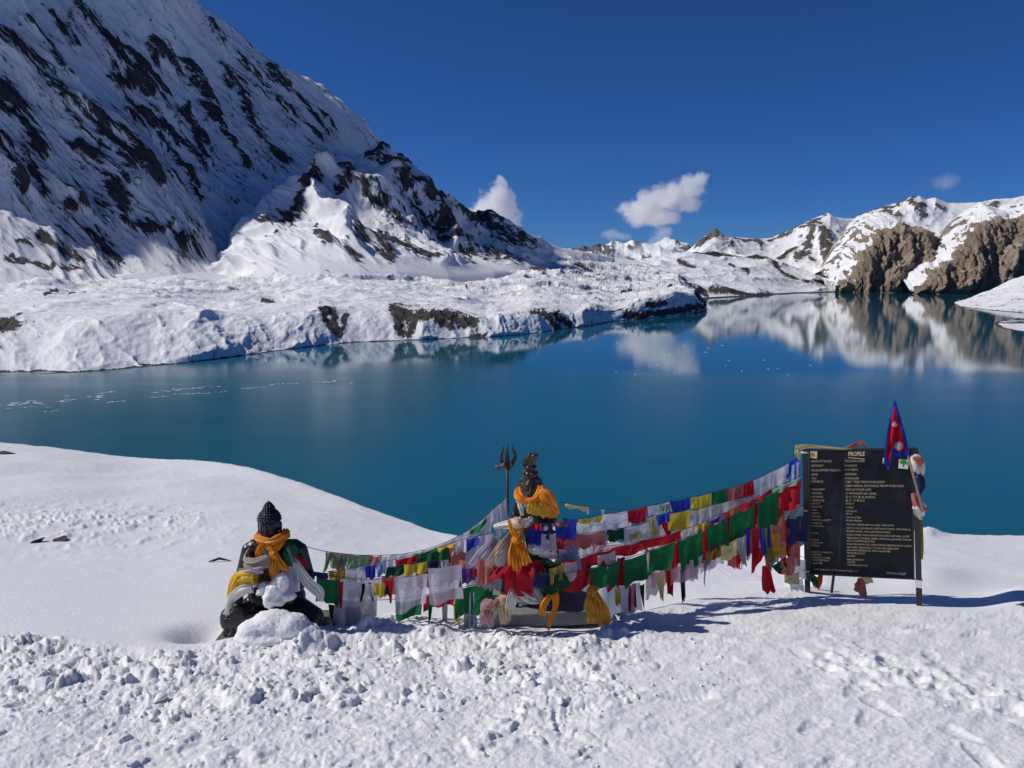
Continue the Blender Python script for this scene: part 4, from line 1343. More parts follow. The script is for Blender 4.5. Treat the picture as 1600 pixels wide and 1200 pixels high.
drape('prayer_flag', mb, CL['green'], 'green cloth flag pressed against the chest of the Buddha', 'flag')
mb = MB()
ribbon(mb, [bw(625, 575, -0.17), bw(630, 660, -0.20), bw(640, 765, -0.25)], [0.13, 0.13, 0.12], 2, 0.012)
drape('prayer_flag', mb, CL['lav'], 'pale lavender printed flag on the left half of the Buddha waist', 'flag')
mb = MB()
ribbon(mb, [bw(250, 610, -0.12), bw(320, 610, -0.22), bw(420, 600, -0.235)], [0.06, 0.07, 0.06], 2, 0.012)
drape('prayer_flag', mb, CL['lav'], 'pale lavender flag strip above the golden scarf of the Buddha', 'flag')
mb = MB()
ribbon(mb, [bw(365, 625, -0.215), bw(420, 610, -0.235)], [0.03, 0.035], 1, 0.006)
drape('prayer_flag', mb, CL['red'], 'short dark red cloth strip beside the golden scarf of the Buddha', 'flag')
mb = MB()
ribbon(mb, [bw(640, 500, -0.17), bw(700, 540, -0.15), bw(750, 565, -0.08)], [0.04, 0.05, 0.04], 2, 0.01)
drape('prayer_flag', mb, CL['red'], 'crumpled red cloth strip under the left shoulder of the Buddha', 'flag')

def fluffy(name, balls, label, vox=0.014, seed=0):
    o = remesh(name, [('e', c, r) for c, r in balls], vox, 3, M_snow)
    me = o.data
    n = len(me.vertices)
    co = np.empty(n * 3, np.float32); me.vertices.foreach_get('co', co); co = co.reshape(-1, 3)
    no = np.empty(n * 3, np.float32); me.vertices.foreach_get('normal', no); no = no.reshape(-1, 3)
    d = np.abs(fbm(co[:, 0] / 0.07 + co[:, 1] / 0.09, co[:, 2] / 0.07, 4, seed)) * 0.010 + fbm(co[:, 0] / 0.02, co[:, 2] / 0.02 + co[:, 1] / 0.02, 3, seed + 3) * 0.006
    me.vertices.foreach_set('co', (co + no * d[:, None]).ravel().astype(np.float32)); me.update()
    recenter(o)
    return tag(o, label, 'snow heap')
fluffy('snow_heap', [(bw(435, 735, -0.20), (0.05, 0.055, 0.06)), (bw(500, 755, -0.23), (0.075, 0.06, 0.07)), (bw(470, 850, -0.27), (0.03, 0.03, 0.05)), (bw(520, 700, -0.20), (0.05, 0.05, 0.06)), (bw(560, 700, -0.20), (0.06, 0.06, 0.10)), (bw(600, 790, -0.22), (0.07, 0.06, 0.04)), (bw(470, 820, -0.26), (0.06, 0.05, 0.07)), (bw(540, 830, -0.25), (0.05, 0.05, 0.04))],
       'fluffy snow piled in the lap of the Buddha', 0.012, 501)
fluffy('snow_heap', [(bw(360, 1040, -0.42), (0.14, 0.12, 0.09)), (bw(500, 1000, -0.38), (0.20, 0.14, 0.12)), (bw(620, 1010, -0.40), (0.16, 0.14, 0.10)), (bw(720, 1050, -0.42), (0.13, 0.12, 0.06)), (bw(540, 950, -0.34), (0.12, 0.07, 0.05)), (bw(430, 1090, -0.45), (0.25, 0.14, 0.05))],
       'rounded snow drift against the front of the Buddha pedestal', 0.016, 511)

# ------------------------------------------------------------------ plinth, Shiva, trident
SY = 6.75
SO = at(842, 992, SY)
SS = (at(843, 992, SY) - SO).x
def sw(px, py, y=0.0):
    """photo pixel near the shrine -> world, y metres in front (-) of or behind (+) its middle"""
    return at(px, py, SY + y)

pl = empty('concrete_plinth', (SO.x, SO.y + 0.1, SO.z - 0.05), rad(7))
tag(pl, 'low grey concrete plinth under the cloth-covered statue', 'plinth')
MB().box((0.01, 0.1, 0.295), (1.10, 0.86, 0.13)).build('top_slab', M_conc, pl, False, 0.012)
MB().box((0.01, 0.12, 0.09), (0.98, 0.74, 0.277)).build('base_block', M_conc, pl, False, 0.012)
PT = SO.z - 0.05 + 0.36            # top of the plinth

def build_shiva():
    O = Vector((sw(828, 935, 0.1).x, SY + 0.12, PT))
    root = empty('shiva_statue', O)
    tag(root, 'dark bronze seated deity statue with tall tied hair, wrapped in scarves and flags', 'statue')
    k = SS
    def L(px, py, y=0.0):       # photo pixel -> local, y forward negative
        return (at(px, py, SY + 0.12 + y) - O)
    P = []
    e = lambda c, r, *a: P.append(('e', c, r, *a))
    c_ = lambda a, b, r0, r1: P.append(('c', a, b, r0, r1))
    f = L(829.5, 762, -0.06)
    e(f + Vector((0, 0.03, 0.012)), (0.072, 0.085, 0.098)); e(f + Vector((0, 0.0, -0.05)), (0.052, 0.058, 0.05))
    c_(f + Vector((0, -0.052, 0.025)), f + Vector((0, -0.072, -0.018)), 0.008, 0.014)
    e(f + Vector((0, -0.055, -0.04)), (0.022, 0.010, 0.006)); e(f + Vector((0, -0.053, -0.053)), (0.018, 0.010, 0.006)); e(f + Vector((0, -0.04, -0.082)), (0.022, 0.02, 0.016))
    for s in (-1, 1):
        e(f + Vector((s * 0.030, -0.048, 0.012)), (0.018, 0.009, 0.008)); e(f + Vector((s * 0.030, -0.046, 0.034)), (0.022, 0.009, 0.006))
        e(f + Vector((s * 0.077, 0.03, 0.0)), (0.012, 0.022, 0.04))
        c_(f + Vector((s * 0.075, 0.05, 0.06)), f + Vector((s * 0.115, 0.07, -0.09)), 0.024, 0.03)      # locks to the shoulders
    n0 = L(831, 790, 0.0)
    c_(f + Vector((0, 0.04, -0.05)), n0, 0.05, 0.055)
    ch = L(834, 825, 0.02); hp = L(832, 890, 0.05)
    e(ch, (0.17, 0.115, 0.15)); e(L(833, 855, 0.03), (0.14, 0.11, 0.15)); e(hp, (0.22, 0.17, 0.14))
    c_(L(808, 805, 0.03), L(860, 805, 0.03), 0.062, 0.062)
    # viewer's left arm: raised hand beside the chest; the other rests on the knee
    c_(L(808, 806, 0.02), L(798, 836, 0.0), 0.05, 0.042); c_(L(798, 836, 0.0), L(806, 806, -0.15), 0.038, 0.028)
    e(L(806.5, 797, -0.165), (0.032, 0.018, 0.05))
    for q in range(4):
        c_(L(803.5 + q * 2.2, 793, -0.168), L(803 + q * 2.5, 785 + (q == 0) * 1.5 + (q == 3) * 1.5, -0.17), 0.0085, 0.007)
    c_(L(810, 799, -0.165), L(813, 793, -0.175), 0.009, 0.007)
    c_(L(860, 806, 0.02), L(872, 842, 0.0), 0.05, 0.043); c_(L(872, 842, 0.0), L(872, 872, -0.18), 0.04, 0.03)
    e(L(873, 878, -0.21), (0.04, 0.045, 0.02))
    for q in range(4):
        c_(L(869 + q * 2.6, 879, -0.24), L(868.5 + q * 2.9, 883, -0.275), 0.008, 0.007)
    for s in (-1, 1):
        c_(L(832 + s * 15, 898, 0.0), L(832 + s * 52, 905, -0.12), 0.095, 0.078)
        c_(L(832 + s * 50, 912, -0.14), L(832 - s * 12, 914, -0.26), 0.066, 0.045)
        e(L(832 - s * 22, 914, -0.25), (0.08, 0.04, 0.03))
    e(L(832, 915, 0.0), (0.33, 0.24, 0.09))
    remesh('body', P, 0.0085, 2, M_bronze, root)
    # matted hair: cap, coiled bun, flaring tied tail
    H = []
    H.append(('e', f + Vector((0, 0.05, 0.06)), (0.082, 0.085, 0.07)))
    H.append(('e', L(828, 742, -0.02), (0.066, 0.066, 0.05))); H.append(('e', L(827.5, 731, -0.02), (0.054, 0.056, 0.045)))
    for j in range(5):
        a = j * 1.256
        H.append(('c', L(826, 727, -0.02) + Vector((0.03 * math.cos(a), 0.03 * math.sin(a), 0)), L(832.5, 711, -0.02) + Vector((0.034 * math.cos(a), 0.034 * math.sin(a), 0)), 0.021, 0.02))
    for j in range(10):
        a = j * 0.628
        H.append(('e', L(828, 738, -0.02) + Vector((0.068 * math.cos(a), 0.066 * math.sin(a), -0.002)), (0.012, 0.012, 0.014)))
        H.append(('e', L(828, 729, -0.02) + Vector((0.055 * math.cos(a), 0.055 * math.sin(a), 0.0)), (0.011, 0.011, 0.012)))
    remesh('hair', H, 0.007, 1, M_bronze, root)
    mb = MB()
    ctr = L(821.5, 723, -0.05)
    mb.tube([ctr + Vector((0.026 * math.cos(a), -0.004 * math.sin(3 * a), 0.032 * math.sin(a))) for a in np.linspace(0.6, 6.0, 22)], [0.004 + 0.004 * math.sin(math.pi * i / 21) for i in range(22)], 8)
    mb.build('crescent', M_bronze, root)
    return root
build_shiva()

def build_trident():
    base = sw(795, 935, 0.22); base.z = PT
    top = sw(792.5, 694, 0.18)
    root = empty('trident', base)
    tag(root, 'rusty iron trident standing upright beside the bronze deity', 'trident')
    def L(px, py, y=0.18): return sw(px, py, y) - base
    MB().tube([Vector((0, 0, 0)), L(793.4, 850), L(793, 780), L(792.7, 732)], [0.0125, 0.0125, 0.012, 0.012], 10).build('shaft', M_iron, root)
    h = MB()
    h.tube([L(792.7, 733), L(792.7, 724), L(792.5, 717), L(792.3, 705), L(792.3, 692)], [0.012, 0.020, 0.020, 0.012, 0.002], 10)
    h.build('centre_prong', M_iron, root)
    for pts in ([(792, 729), (786, 725), (782.5, 718), (783.5, 708), (786, 702), (785.2, 696)], [(793.5, 729), (800, 724), (804.5, 717), (804, 707), (800.8, 701), (802, 692.5)]):
        MB().tube(catmull([L(*p) for p in pts], 18), [0.017 * (1 - (i / 17) ** 2.2) + 0.002 for i in range(18)], 9).build('side_prong', M_iron, root)
    # little hour-glass drum tied below the prongs
    c = L(782.5, 729, 0.14)
    d = MB()
    ax = [-0.05, -0.046, -0.02, 0.0, 0.02, 0.046, 0.05]; rr = [0.0, 0.030, 0.022, 0.012, 0.022, 0.030, 0.0]
    d.tube([c + Vector((a * 0.9, 0, a * 0.35)) for a in ax], [max(r, 0.001) for r in rr], 14)
    d.build('drum', simple_mat('brown_leather', (0.14, 0.085, 0.055), 0.7), root)
    d = MB(); c = L(798, 729, 0.16)
    d.tube([c + Vector((a * 0.4, 0, a * 0.5)) for a in ax], [max(r * 0.75, 0.001) for r in rr], 12)
    d.build('bell', M_iron, root)
build_trident()

# scarves on the shrine
mb = MB()
ptube(mb, [sw(810, 765, -0.06), sw(812, 776, -0.16), sw(822, 783, -0.19), sw(834, 781, -0.2), sw(845, 772, -0.15), sw(846, 764, -0.04)], [0.03, 0.038, 0.03, 0.026, 0.04, 0.035], 6, 0.2)
ptube(mb, [sw(842, 768, -0.17), sw(852, 776, -0.19), sw(860, 790, -0.18), sw(864, 800, -0.17), sw(855, 806, -0.2)], [0.03, 0.055, 0.055, 0.05, 0.02], 7, 0.22)
drape('scarf', mb, CL['orange'], 'thick orange scarf around the neck of the bronze deity', 'scarf')
mb = MB()
ribbon(mb, [sw(836, 781, -0.21), sw(836, 792, -0.235), sw(832, 804, -0.24)], [0.09, 0.14, 0.10], 4, 0.02)
ribbon(mb, [sw(842, 784, -0.215), sw(850, 797, -0.23), sw(857, 806, -0.22)], [0.07, 0.11, 0.12], 4, 0.02)
drape('scarf', mb, CL['gold'], 'crumpled bright yellow silk on the chest of the bronze deity', 'scarf')
mb = MB()
ribbon(mb, [sw(808, 780, -0.15), sw(813, 792, -0.2), sw(816, 806, -0.21)], [0.03, 0.045, 0.03], 2, 0.01)
ribbon(mb, [sw(815, 782, -0.18), sw(824, 790, -0.21), sw(830, 788, -0.21)], [0.03, 0.05, 0.03], 2, 0.01)
drape('scarf', mb, CL['silk'], 'narrow white silk strip under the orange neck scarf of the bronze deity', 'scarf')
# the great gathered drape in front: white and cream silk with an orange scarf over it
mb = MB()
for a, b_, w in (((808, 822), (785, 888), 0.14), ((810, 824), (798, 890), 0.15), ((812, 824), (812, 888), 0.12), ((806, 822), (772, 880), 0.10)):
    ribbon(mb, [sw(a[0], a[1], -0.20), sw((a[0] + b_[0]) / 2 + 2, (a[1] + b_[1]) / 2, -0.32), sw(b_[0], b_[1], -0.40)], [0.05, w * 0.8, w], 4, 0.022, nw=25)
ptube(mb, [sw(773, 823, -0.16), sw(790, 820, -0.22), sw(806, 818, -0.26), sw(826, 816, -0.22), sw(830, 808, -0.18)], [0.018, 0.03, 0.045, 0.03, 0.016], 6, 0.22)
drape('scarf', mb, CL['silk'], 'large gathered white silk drape spreading down before the bronze deity', 'scarf')
mb = MB()
ptube(mb, [sw(802, 812, -0.27), sw(809, 819, -0.30), sw(816, 812, -0.27)], [0.035, 0.052, 0.035], 9, 0.12, 14, 30)
ribbon(mb, [sw(800, 830, -0.25), sw(780, 855, -0.36), sw(762, 885, -0.42)], [0.03, 0.06, 0.07], 3, 0.014)
drape('scarf', mb, CL['cream'], 'cream silk knot at the top of the white drape', 'scarf')
mb = MB()
ribbon(mb, [sw(795, 812, -0.28), sw(799, 825, -0.33), sw(805, 840, -0.36)], [0.028, 0.04, 0.05], 2, 0.01)
ribbon(mb, [sw(819, 812, -0.28), sw(814, 826, -0.33), sw(806, 840, -0.36)], [0.028, 0.04, 0.05], 2, 0.01)
ptube(mb, [sw(803, 838, -0.37), sw(807, 845, -0.385), sw(811, 840, -0.37)], [0.02, 0.034, 0.02], 7, 0.2, 12, 24)
ribbon(mb, [sw(805, 842, -0.37), sw(803, 865, -0.41), sw(804, 893, -0.455)], [0.055, 0.10, 0.13], 4, 0.018, nw=21)
ribbon(mb, [sw(809, 842, -0.37), sw(816, 862, -0.41), sw(823, 882, -0.44)], [0.05, 0.085, 0.10], 3, 0.016, nw=19)
drape('scarf', mb, CL['orange'], 'long orange silk scarf hanging over the white drape of the shrine', 'scarf')
mb = MB()
ribbon(mb, [sw(811, 884, -0.43), sw(812, 900, -0.47), sw(810, 931, -0.48)], [0.22, 0.25, 0.23], 2, 0.018, nw=19)
ribbon(mb, [sw(784, 888, -0.41), sw(792, 898, -0.45), sw(798, 908, -0.46)], [0.12, 0.13, 0.06], 2, 0.015)
drape('prayer_flag', mb, CL['red'], 'square red flag hanging below the long orange scarf', 'flag')
fluffy('snow_heap', [(sw(838, 856, -0.24), (0.075, 0.08, 0.05)), (sw(852, 860, -0.24), (0.08, 0.08, 0.055)), (sw(862, 866, -0.22), (0.05, 0.06, 0.04))], 'pillow of snow on the lap of the bronze deity', 0.012, 521)

def bundle(name, knot, strands, mat, label):
    mb = MB()
    ptube(mb, [knot + Vector((-0.03, 0, 0.03)), knot, knot + Vector((0.025, 0, -0.02))], [0.03, 0.06, 0.04], 8, 0.18, 14, 30)
    for (dx, dz, w) in strands:
        ribbon(mb, [knot + Vector((dx * 0.15, -0.02, 0.0)), knot + Vector((dx * 0.7, -0.06, dz * 0.5)), knot + Vector((dx, -0.045 - RR.uniform(0, 0.03), dz))], [w * 0.6, w, w * 0.7], 3, 0.016, ragged=0.015)
    return drape(name, mb, mat, label, 'scarf')
bundle('scarf', sw(926, 924, -0.30), [(-0.02, -0.26, 0.09), (0.08, -0.29, 0.09), (0.14, -0.27, 0.07), (0.03, -0.20, 0.10), (-0.06, -0.14, 0.07)], CL['bronzesilk'], 'ochre gold scarf bundle tied at the right end of the plinth')
bundle('scarf', sw(785, 935, -0.42), [(-0.10, -0.16, 0.08), (-0.16, -0.12, 0.07), (0.02, -0.20, 0.10), (0.05, -0.16, 0.07)], CL['cream'], 'cream scarf bundle hanging at the left end of the plinth')
bundle('scarf', sw(760, 945, -0.44), [(-0.03, -0.15, 0.08), (0.04, -0.17, 0.07)], CL['pink'], 'thin pinkish plastic-like cloth bunched beside the cream scarf')
mb = MB()
ribbon(mb, [sw(843, 892, -0.42), sw(857, 905, -0.46), sw(866, 925, -0.48), sw(868, 945, -0.49), sw(860, 970, -0.5), sw(857, 985, -0.5)], [0.10, 0.11, 0.07, 0.05, 0.035, 0.02], 3, 0.018)
ribbon(mb, [sw(866, 900, -0.44), sw(862, 925, -0.48), sw(850, 945, -0.5), sw(846, 962, -0.5)], [0.06, 0.05, 0.06, 0.07], 3, 0.016, ragged=0.015)
drape('scarf', mb, CL['orange'], 'twisted orange scarf hanging down the front face of the plinth', 'scarf')
mb = MB()
ribbon(mb, [sw(832, 888, -0.42), sw(838, 910, -0.46), sw(842, 930, -0.47), sw(852, 948, -0.48)], [0.04, 0.07, 0.06, 0.07], 4, 0.016)
ribbon(mb, [sw(818, 930, -0.46), sw(822, 945, -0.48)], [0.13, 0.12], 5, 0.014)
drape('scarf', mb, CL['grey'], 'greyish white gauze between the red flag and the orange scarf', 'scarf')

# ------------------------------------------------------------------ prayer flag lines
def flag_mesh(a, b, drop, lean, mat, parent, seed, origin, ragged=0.0, taper=0.0, sag=None, n=9):
    """one flag: top edge from a to b (world), hanging 'drop' metres"""
    r = random.Random(seed)
    ph, am = r.uniform(0, 6.28), r.uniform(0.012, 0.034)
    skew = r.uniform(-0.10, 0.10)
    k1 = r.uniform(1.0, 2.2)
    rows = []
    for j in range(n):
        v = j / (n - 1)
        row = []
        for i in range(n):
            u = i / (n - 1)
            p = a.lerp(b, u)
            cx = (u - 0.5) * (1 - taper * v)
            p = a.lerp(b, 0.5 + cx)
            p.z -= drop * v * (1 + 0.07 * math.sin(3 * u + ph) + skew * (u - 0.5) * 2)
            p.x += lean * v * v + 0.012 * v * math.sin(ph * 3 + 2 * u)
            p.y += am * (0.25 + v) * math.sin(k1 * 6.28 * u + ph + 1.6 * v) - 0.035 * v
            p.z -= 0.010 * math.sin(math.pi * u) * (1 - v)
            if j == n - 1 and ragged: p.z += r.uniform(-ragged, ragged * 0.6)
            row.append(p - origin)
        rows.append(row)
    o = MB().grid(rows).build('flag', mat, parent)
    l = o.data.uv_layers.new(name='UVMap')
    k = [((q % n) / (n - 1), 1 - (q // n) / (n - 1)) for q in range(n * n)]
    l.data.foreach_set('uv', [c for lp in o.data.loops for c in k[lp.vertex_index]])
    return o

def flag_line(path, flags, label, cord_r=0.003, name='prayer_flag_line', cat='prayer flags', seed=0, cord=None):
    """path: [(px,py,Y)], flags: (x0, x1, drop_px, colour[, dy, lean_px, ragged, taper]) in photo pixels"""
    # right of the shrine the strings hang over the trough behind the crust
    pts = [at(p[0], p[1], p[2] + float(np.interp(p[0], [880, 980, 1200, 1256], [0, 0.42, 0.42, 0.12]))) for p in path]
    C = catmull(pts, 80)
    cpx = []
    for c in C:
        q = proj(np.array(c)); cpx.append(float(q[0]))
    O = C[0].copy()
    root = empty(name, O)
    tag(root, label, cat, 'strings of prayer flags')
    MB().tube([c - O for c in C], cord_r, 5).build('cord', cord or M_cord, root)
    def on(x):
        k = int(np.clip(np.searchsorted(cpx, x), 1, len(C) - 1))
        t = (x - cpx[k - 1]) / (cpx[k] - cpx[k - 1] + 1e-9)
        return C[k - 1].lerp(C[k], t)
    for i, f in enumerate(flags):
        x0, x1, dp, colr = f[:4]
        dy = f[4] if len(f) > 4 else 0
        lean = f[5] if len(f) > 5 else 0
        rag = f[6] if len(f) > 6 else 0.006
        tap = f[7] if len(f) > 7 else 0
        behind = colr.endswith('<'); colr = colr.rstrip('<')
        a, b = on(x0), on(x1)
        s = 0.0056 * a.y / 6.7
        off = Vector((0, -0.012 * (i % 3) + (0.07 if behind else 0.006 if dy == 0 else -0.02), -dy * s))
        flag_mesh(a + off, b + off, dp * s * 1.06, lean * s, CL[colr], root, seed * 100 + i, O, rag, tap)
    return root

flag_line([(455, 846, 6.60), (485, 856, 6.78), (512, 862, 6.9), (560, 867, 6.98), (610, 867, 7.0), (650, 862, 6.98), (690, 850, 6.95), (730, 829, 6.92), (765, 800, 6.9), (793, 776, 6.9)],
          [(508, 518, 30, 'fgreen', 0, -6, 0.01, 0.3), (515, 542, 28, 'fred<', 3, 0, 0.01, 0.5), (516, 546, 18, 'fgreen'), (541, 578, 22, 'fgreen'), (577, 596, 14, 'fred'), (594, 612, 12, 'lav'), (610, 640, 16, 'lav'), (638, 662, 14, 'white'),
           (660, 690, 20, 'white'), (690, 716, 26, 'lav'), (716, 742, 36, 'white', 0, 4), (740, 770, 52, 'white', 0, -6), (768, 792, 44, 'lav', 0, 10), (735, 760, 6, 'green', 3)],
          'faded prayer flag line from the Buddha shoulder to the trident, with large white flags', seed=1)
flag_line([(512, 893, 6.62), (545, 888, 6.68), (575, 882, 6.72), (620, 873, 6.76), (655, 864, 6.78), (690, 853, 6.78), (715, 845, 6.78), (750, 836, 6.75), (775, 830, 6.7)],
          [(513, 539, 14, 'mustard'), (539, 572, 26, 'white'), (571, 588, 20, 'blue'), (586, 604, 18, 'fblue'), (603, 618, 14, 'white'), (618, 652, 16, 'red', 0, 0, 0.012), (640, 653, 14, 'orange_red', 2, 0, 0.012), (651, 684, 20, 'green', 0, 0, 0.012), (668, 702, 26, 'green', 2, 0, 0.014),
           (685, 711, 15, 'orange_red', 0, 0, 0.012), (685, 712, 3, 'yellow', -1), (708, 729, 18, 'white'), (700, 728, 16, 'fred', 14, 0, 0.014), (727, 750, 15, 'blue', 0, 0, 0.012), (748, 772, 50, 'lav', 0, -4), (724, 746, 46, 'lav', 12, 6)],
          'short bright prayer flag line rising behind the large white flags left of the shrine', seed=2)
flag_line([(604, 887, 6.64), (640, 880, 6.66), (670, 876, 6.66), (700, 874, 6.66)], [(604, 634, 14, 'dgreen'), (631, 668, 16, 'yellow', 0, 0, 0.012), (652, 690, 18, 'navy<', 2), (688, 700, 14, 'lav')],
          'short line with a ragged yellow flag between two dark flags', seed=3)
flag_line([(478, 893, 6.40), (500, 897, 6.44), (540, 903, 6.48), (580, 905, 6.50), (620, 903, 6.50), (660, 898, 6.50), (700, 892, 6.48), (760, 886, 6.42), (800, 882, 6.36)],
          [(483, 513, 8, 'navy', -6), (496, 533, 38, 'green', 2), (531, 538, 38, 'red', 2), (535, 568, 38, 'lav', 3), (560, 592, 28, 'white', 4), (566, 572, 24, 'black', 3, -5, 0.01, 0.4), (576, 581, 26, 'black', 3, 5, 0.01, 0.5), (586, 602, 20, 'yellow', 4, 0, 0.014), (600, 616, 32, 'red', 0, 3, 0.004, 0.6), (601, 608, 12, 'navy', 10),
           (617, 669, 48, 'lav', -3), (670, 722, 52, 'lav', -12, 4), (718, 742, 22, 'purple', -4), (738, 800, 14, 'red', -2), (745, 772, 40, 'fred', -18, 0, 0.012)],
          'low front prayer flag line with a green flag and two large pale gauze flags', seed=4)
flag_line([(505, 936, 6.52), (560, 938, 6.56), (618, 936, 6.58), (660, 930, 6.58), (710, 920, 6.56), (770, 908, 6.5)],
          [(514, 528, 36, 'dgreen', 6, 4, 0.01, 0.4), (524, 590, 48, 'grey', -2, -5), (540, 566, 50, 'grey', 0, 2), (619, 661, 24, 'green', 4), (661, 712, 22, 'red', 0), (668, 678, 30, 'green', 8, 0, 0.004, 0.4), (690, 700, 40, 'grey', 6), (711, 771, 46, 'green', -2), (709, 718, 34, 'yellow', 18, 3, 0.01, 0.3), (724, 737, 54, 'grey', 8), (734, 744, 58, 'fblue', 8)],
          'lowest prayer flag line over the snow between the Buddha and the plinth', seed=5)
# right of the shrine
flag_line([(874, 784, 7.0), (900, 789, 7.05), (935, 794, 7.1), (985, 797, 7.15)], [(884, 920, 5, 'fyellow', 0, 0, 0.012), (918, 921, 9, 'grey'), (939, 944, 12, 'silk', 0)], 'thin cord with a narrow faded yellow strip against the blue lake', 0.003, seed=6)
flag_line([(866, 828, 6.75), (890, 814, 6.85), (940, 804, 6.95), (980, 798, 7.05), (1012, 790, 7.12), (1045, 783, 7.2), (1078, 777, 7.28), (1112, 769, 7.35), (1142, 762, 7.42), (1172, 752, 7.5), (1202, 738, 7.58), (1226, 726, 7.66), (1250, 711, 7.74)],
          [(868, 893, 18, 'blue', 2), (892, 942, 26, 'white', 2), (903, 941, 7, 'yellow', 0), (941, 986, 26, 'lav'), (980, 1011, 20, 'red', 0, 0, 0.012, 0.1), (1011, 1046, 14, 'white'), (1030, 1046, 10, 'fgreen', 2), (1045, 1077, 18, 'blue'), (1079, 1111, 26, 'yellow'), (1112, 1138, 20, 'green', 0, 0, 0.012), (1134, 1161, 26, 'fred', 0, 0, 0.014), (1138, 1162, 34, 'lav<', 6),
           (1157, 1177, 26, 'red', 0, 0, 0.012), (1176, 1209, 28, 'white'), (1207, 1232, 26, 'lav'), (1228, 1249, 24, 'blue', 0), (1236, 1250, 26, 'fblue', 6)],
          'uppermost prayer flag line from the bronze deity up to the signboard post', seed=7)
flag_line([(868, 838, 6.62), (900, 836, 6.72), (950, 828, 6.85), (1000, 820, 6.95), (1040, 806, 7.05), (1080, 797, 7.15), (1130, 785, 7.25), (1180, 772, 7.35)],
          [(868, 898, 12, 'red', 0, 0, 0.012), (898, 946, 18, 'fred', 0, 0, 0.02), (924, 950, 30, 'pink', 6, 0, 0.02, 0.3), (948, 976, 15, 'dgreen', 0, 0, 0.016), (974, 1018, 26, 'lav'), (982, 1002, 10, 'fyellow', 8), (1014, 1046, 28, 'white'), (1010, 1024, 30, 'fyellow', -10, 5, 0.01, 0.3), (1024, 1044, 12, 'blue', -8, 0, 0.012), (1032, 1048, 22, 'red', 6, 4, 0.01, 0.5), (1041, 1076, 28, 'yellow', -4), (1074, 1110, 28, 'lav'), (1108, 1146, 28, 'white'), (1144, 1180, 24, 'lav')],
          'second prayer flag line of pale gauze flags behind the green ones', seed=8)
flag_line([(858, 884, 6.30), (880, 876, 6.36), (920, 866, 6.46), (960, 856, 6.56), (1010, 843, 6.68), (1060, 830, 6.80), (1100, 815, 6.92), (1150, 793, 7.06), (1205, 764, 7.25), (1252, 743, 7.42)],
          [(834, 862, 20, 'navy', 4), (858, 881, 22, 'mustard', 2), (880, 922, 46, 'red', 0), (881, 908, 24, 'white', 3), (918, 962, 20, 'red', 0), (932, 960, 22, 'white', 2), (960, 1008, 13, 'red', 0), (1002, 1062, 12, 'red', -2), (1003, 1009, 14, 'mustard', 0), (1062, 1090, 12, 'white'), (1088, 1107, 10, 'yellow'), (1105, 1131, 10, 'purple'), (1129, 1156, 8, 'orange_red'), (1154, 1206, 7, 'red'), (1205, 1250, 5, 'fgreen'), (1211, 1252, 40, 'red', 2, 0, 0.01)],
          'prayer flag line with a red band sagging across the front of the plinth', seed=9)
flag_line([(846, 898, 6.24), (880, 896, 6.28), (920, 888, 6.36), (970, 875, 6.48), (1015, 861, 6.60), (1058, 846, 6.72), (1100, 826, 6.84), (1140, 806, 6.98), (1180, 784, 7.12), (1222, 762, 7.28), (1254, 748, 7.38)],
          [(842, 882, 28, 'dgreen', 0), (921, 968, 34, 'green', 0, -2), (973, 1010, 40, 'green', 0, 4), (1015, 1055, 38, 'green', 0, -4), (1059, 1098, 48, 'green', 0, 5), (1103, 1136, 41, 'green', 0, 3), (1141, 1179, 46, 'green', 0, -4), (1183, 1217, 44, 'green', 0, 4),
           (945, 1012, 26, 'red<', 20, 0, 0.004, 0.15), (966, 978, 40, 'red<', 0), (1008, 1022, 44, 'pink<', 0), (1050, 1066, 34, 'red<', 4), (1092, 1110, 40, 'red<', 2), (1134, 1150, 46, 'red<', 2, 0, 0.01, 0.3), (1176, 1190, 40, 'red<', 4, 0, 0.01, 0.4)],
          'front prayer flag line of seven large green squares climbing to the signboard', seed=10)
flag_line([(940, 915, 6.42), (980, 908, 6.50), (1010, 900, 6.58), (1050, 890, 6.68), (1090, 876, 6.78), (1130, 852, 6.92), (1170, 836, 7.04), (1200, 824, 7.14)],
          [(960, 969, 24, 'yellow', 6, 0, 0.01, 0.5), (980, 992, 36, 'red', 4, 0, 0.01), (998, 1006, 36, 'dgreen', 8, 2, 0.01, 0.5), (966, 1000, 44, 'lav', 6, 4), (1010, 1032, 30, 'pink', 0), (1024, 1038, 40, 'fyellow', -2, 2, 0.01, 0.4), (1040, 1052, 38, 'red', -2), (1046, 1086, 24, 'pink', -4), (1062, 1070, 46, 'dgreen', 2, 2, 0.01, 0.6), (1076, 1098, 30, 'lav', -8, -4, 0.01, 0.3),
           (1098, 1104, 36, 'fblue', 2, -1, 0.01, 0.6), (1102, 1124, 16, 'mustard', -8), (1112, 1124, 20, 'red', -12), (1124, 1150, 22, 'fyellow', -4), (1148, 1164, 44, 'grey', -6, 6, 0.01, 0.6), (1146, 1156, 40, 'red', -4, 3, 0.01, 0.5), (1092, 1120, 14, 'lav', 6)],
          'torn strips of red, pink and yellow flags under the green flag line', seed=11)
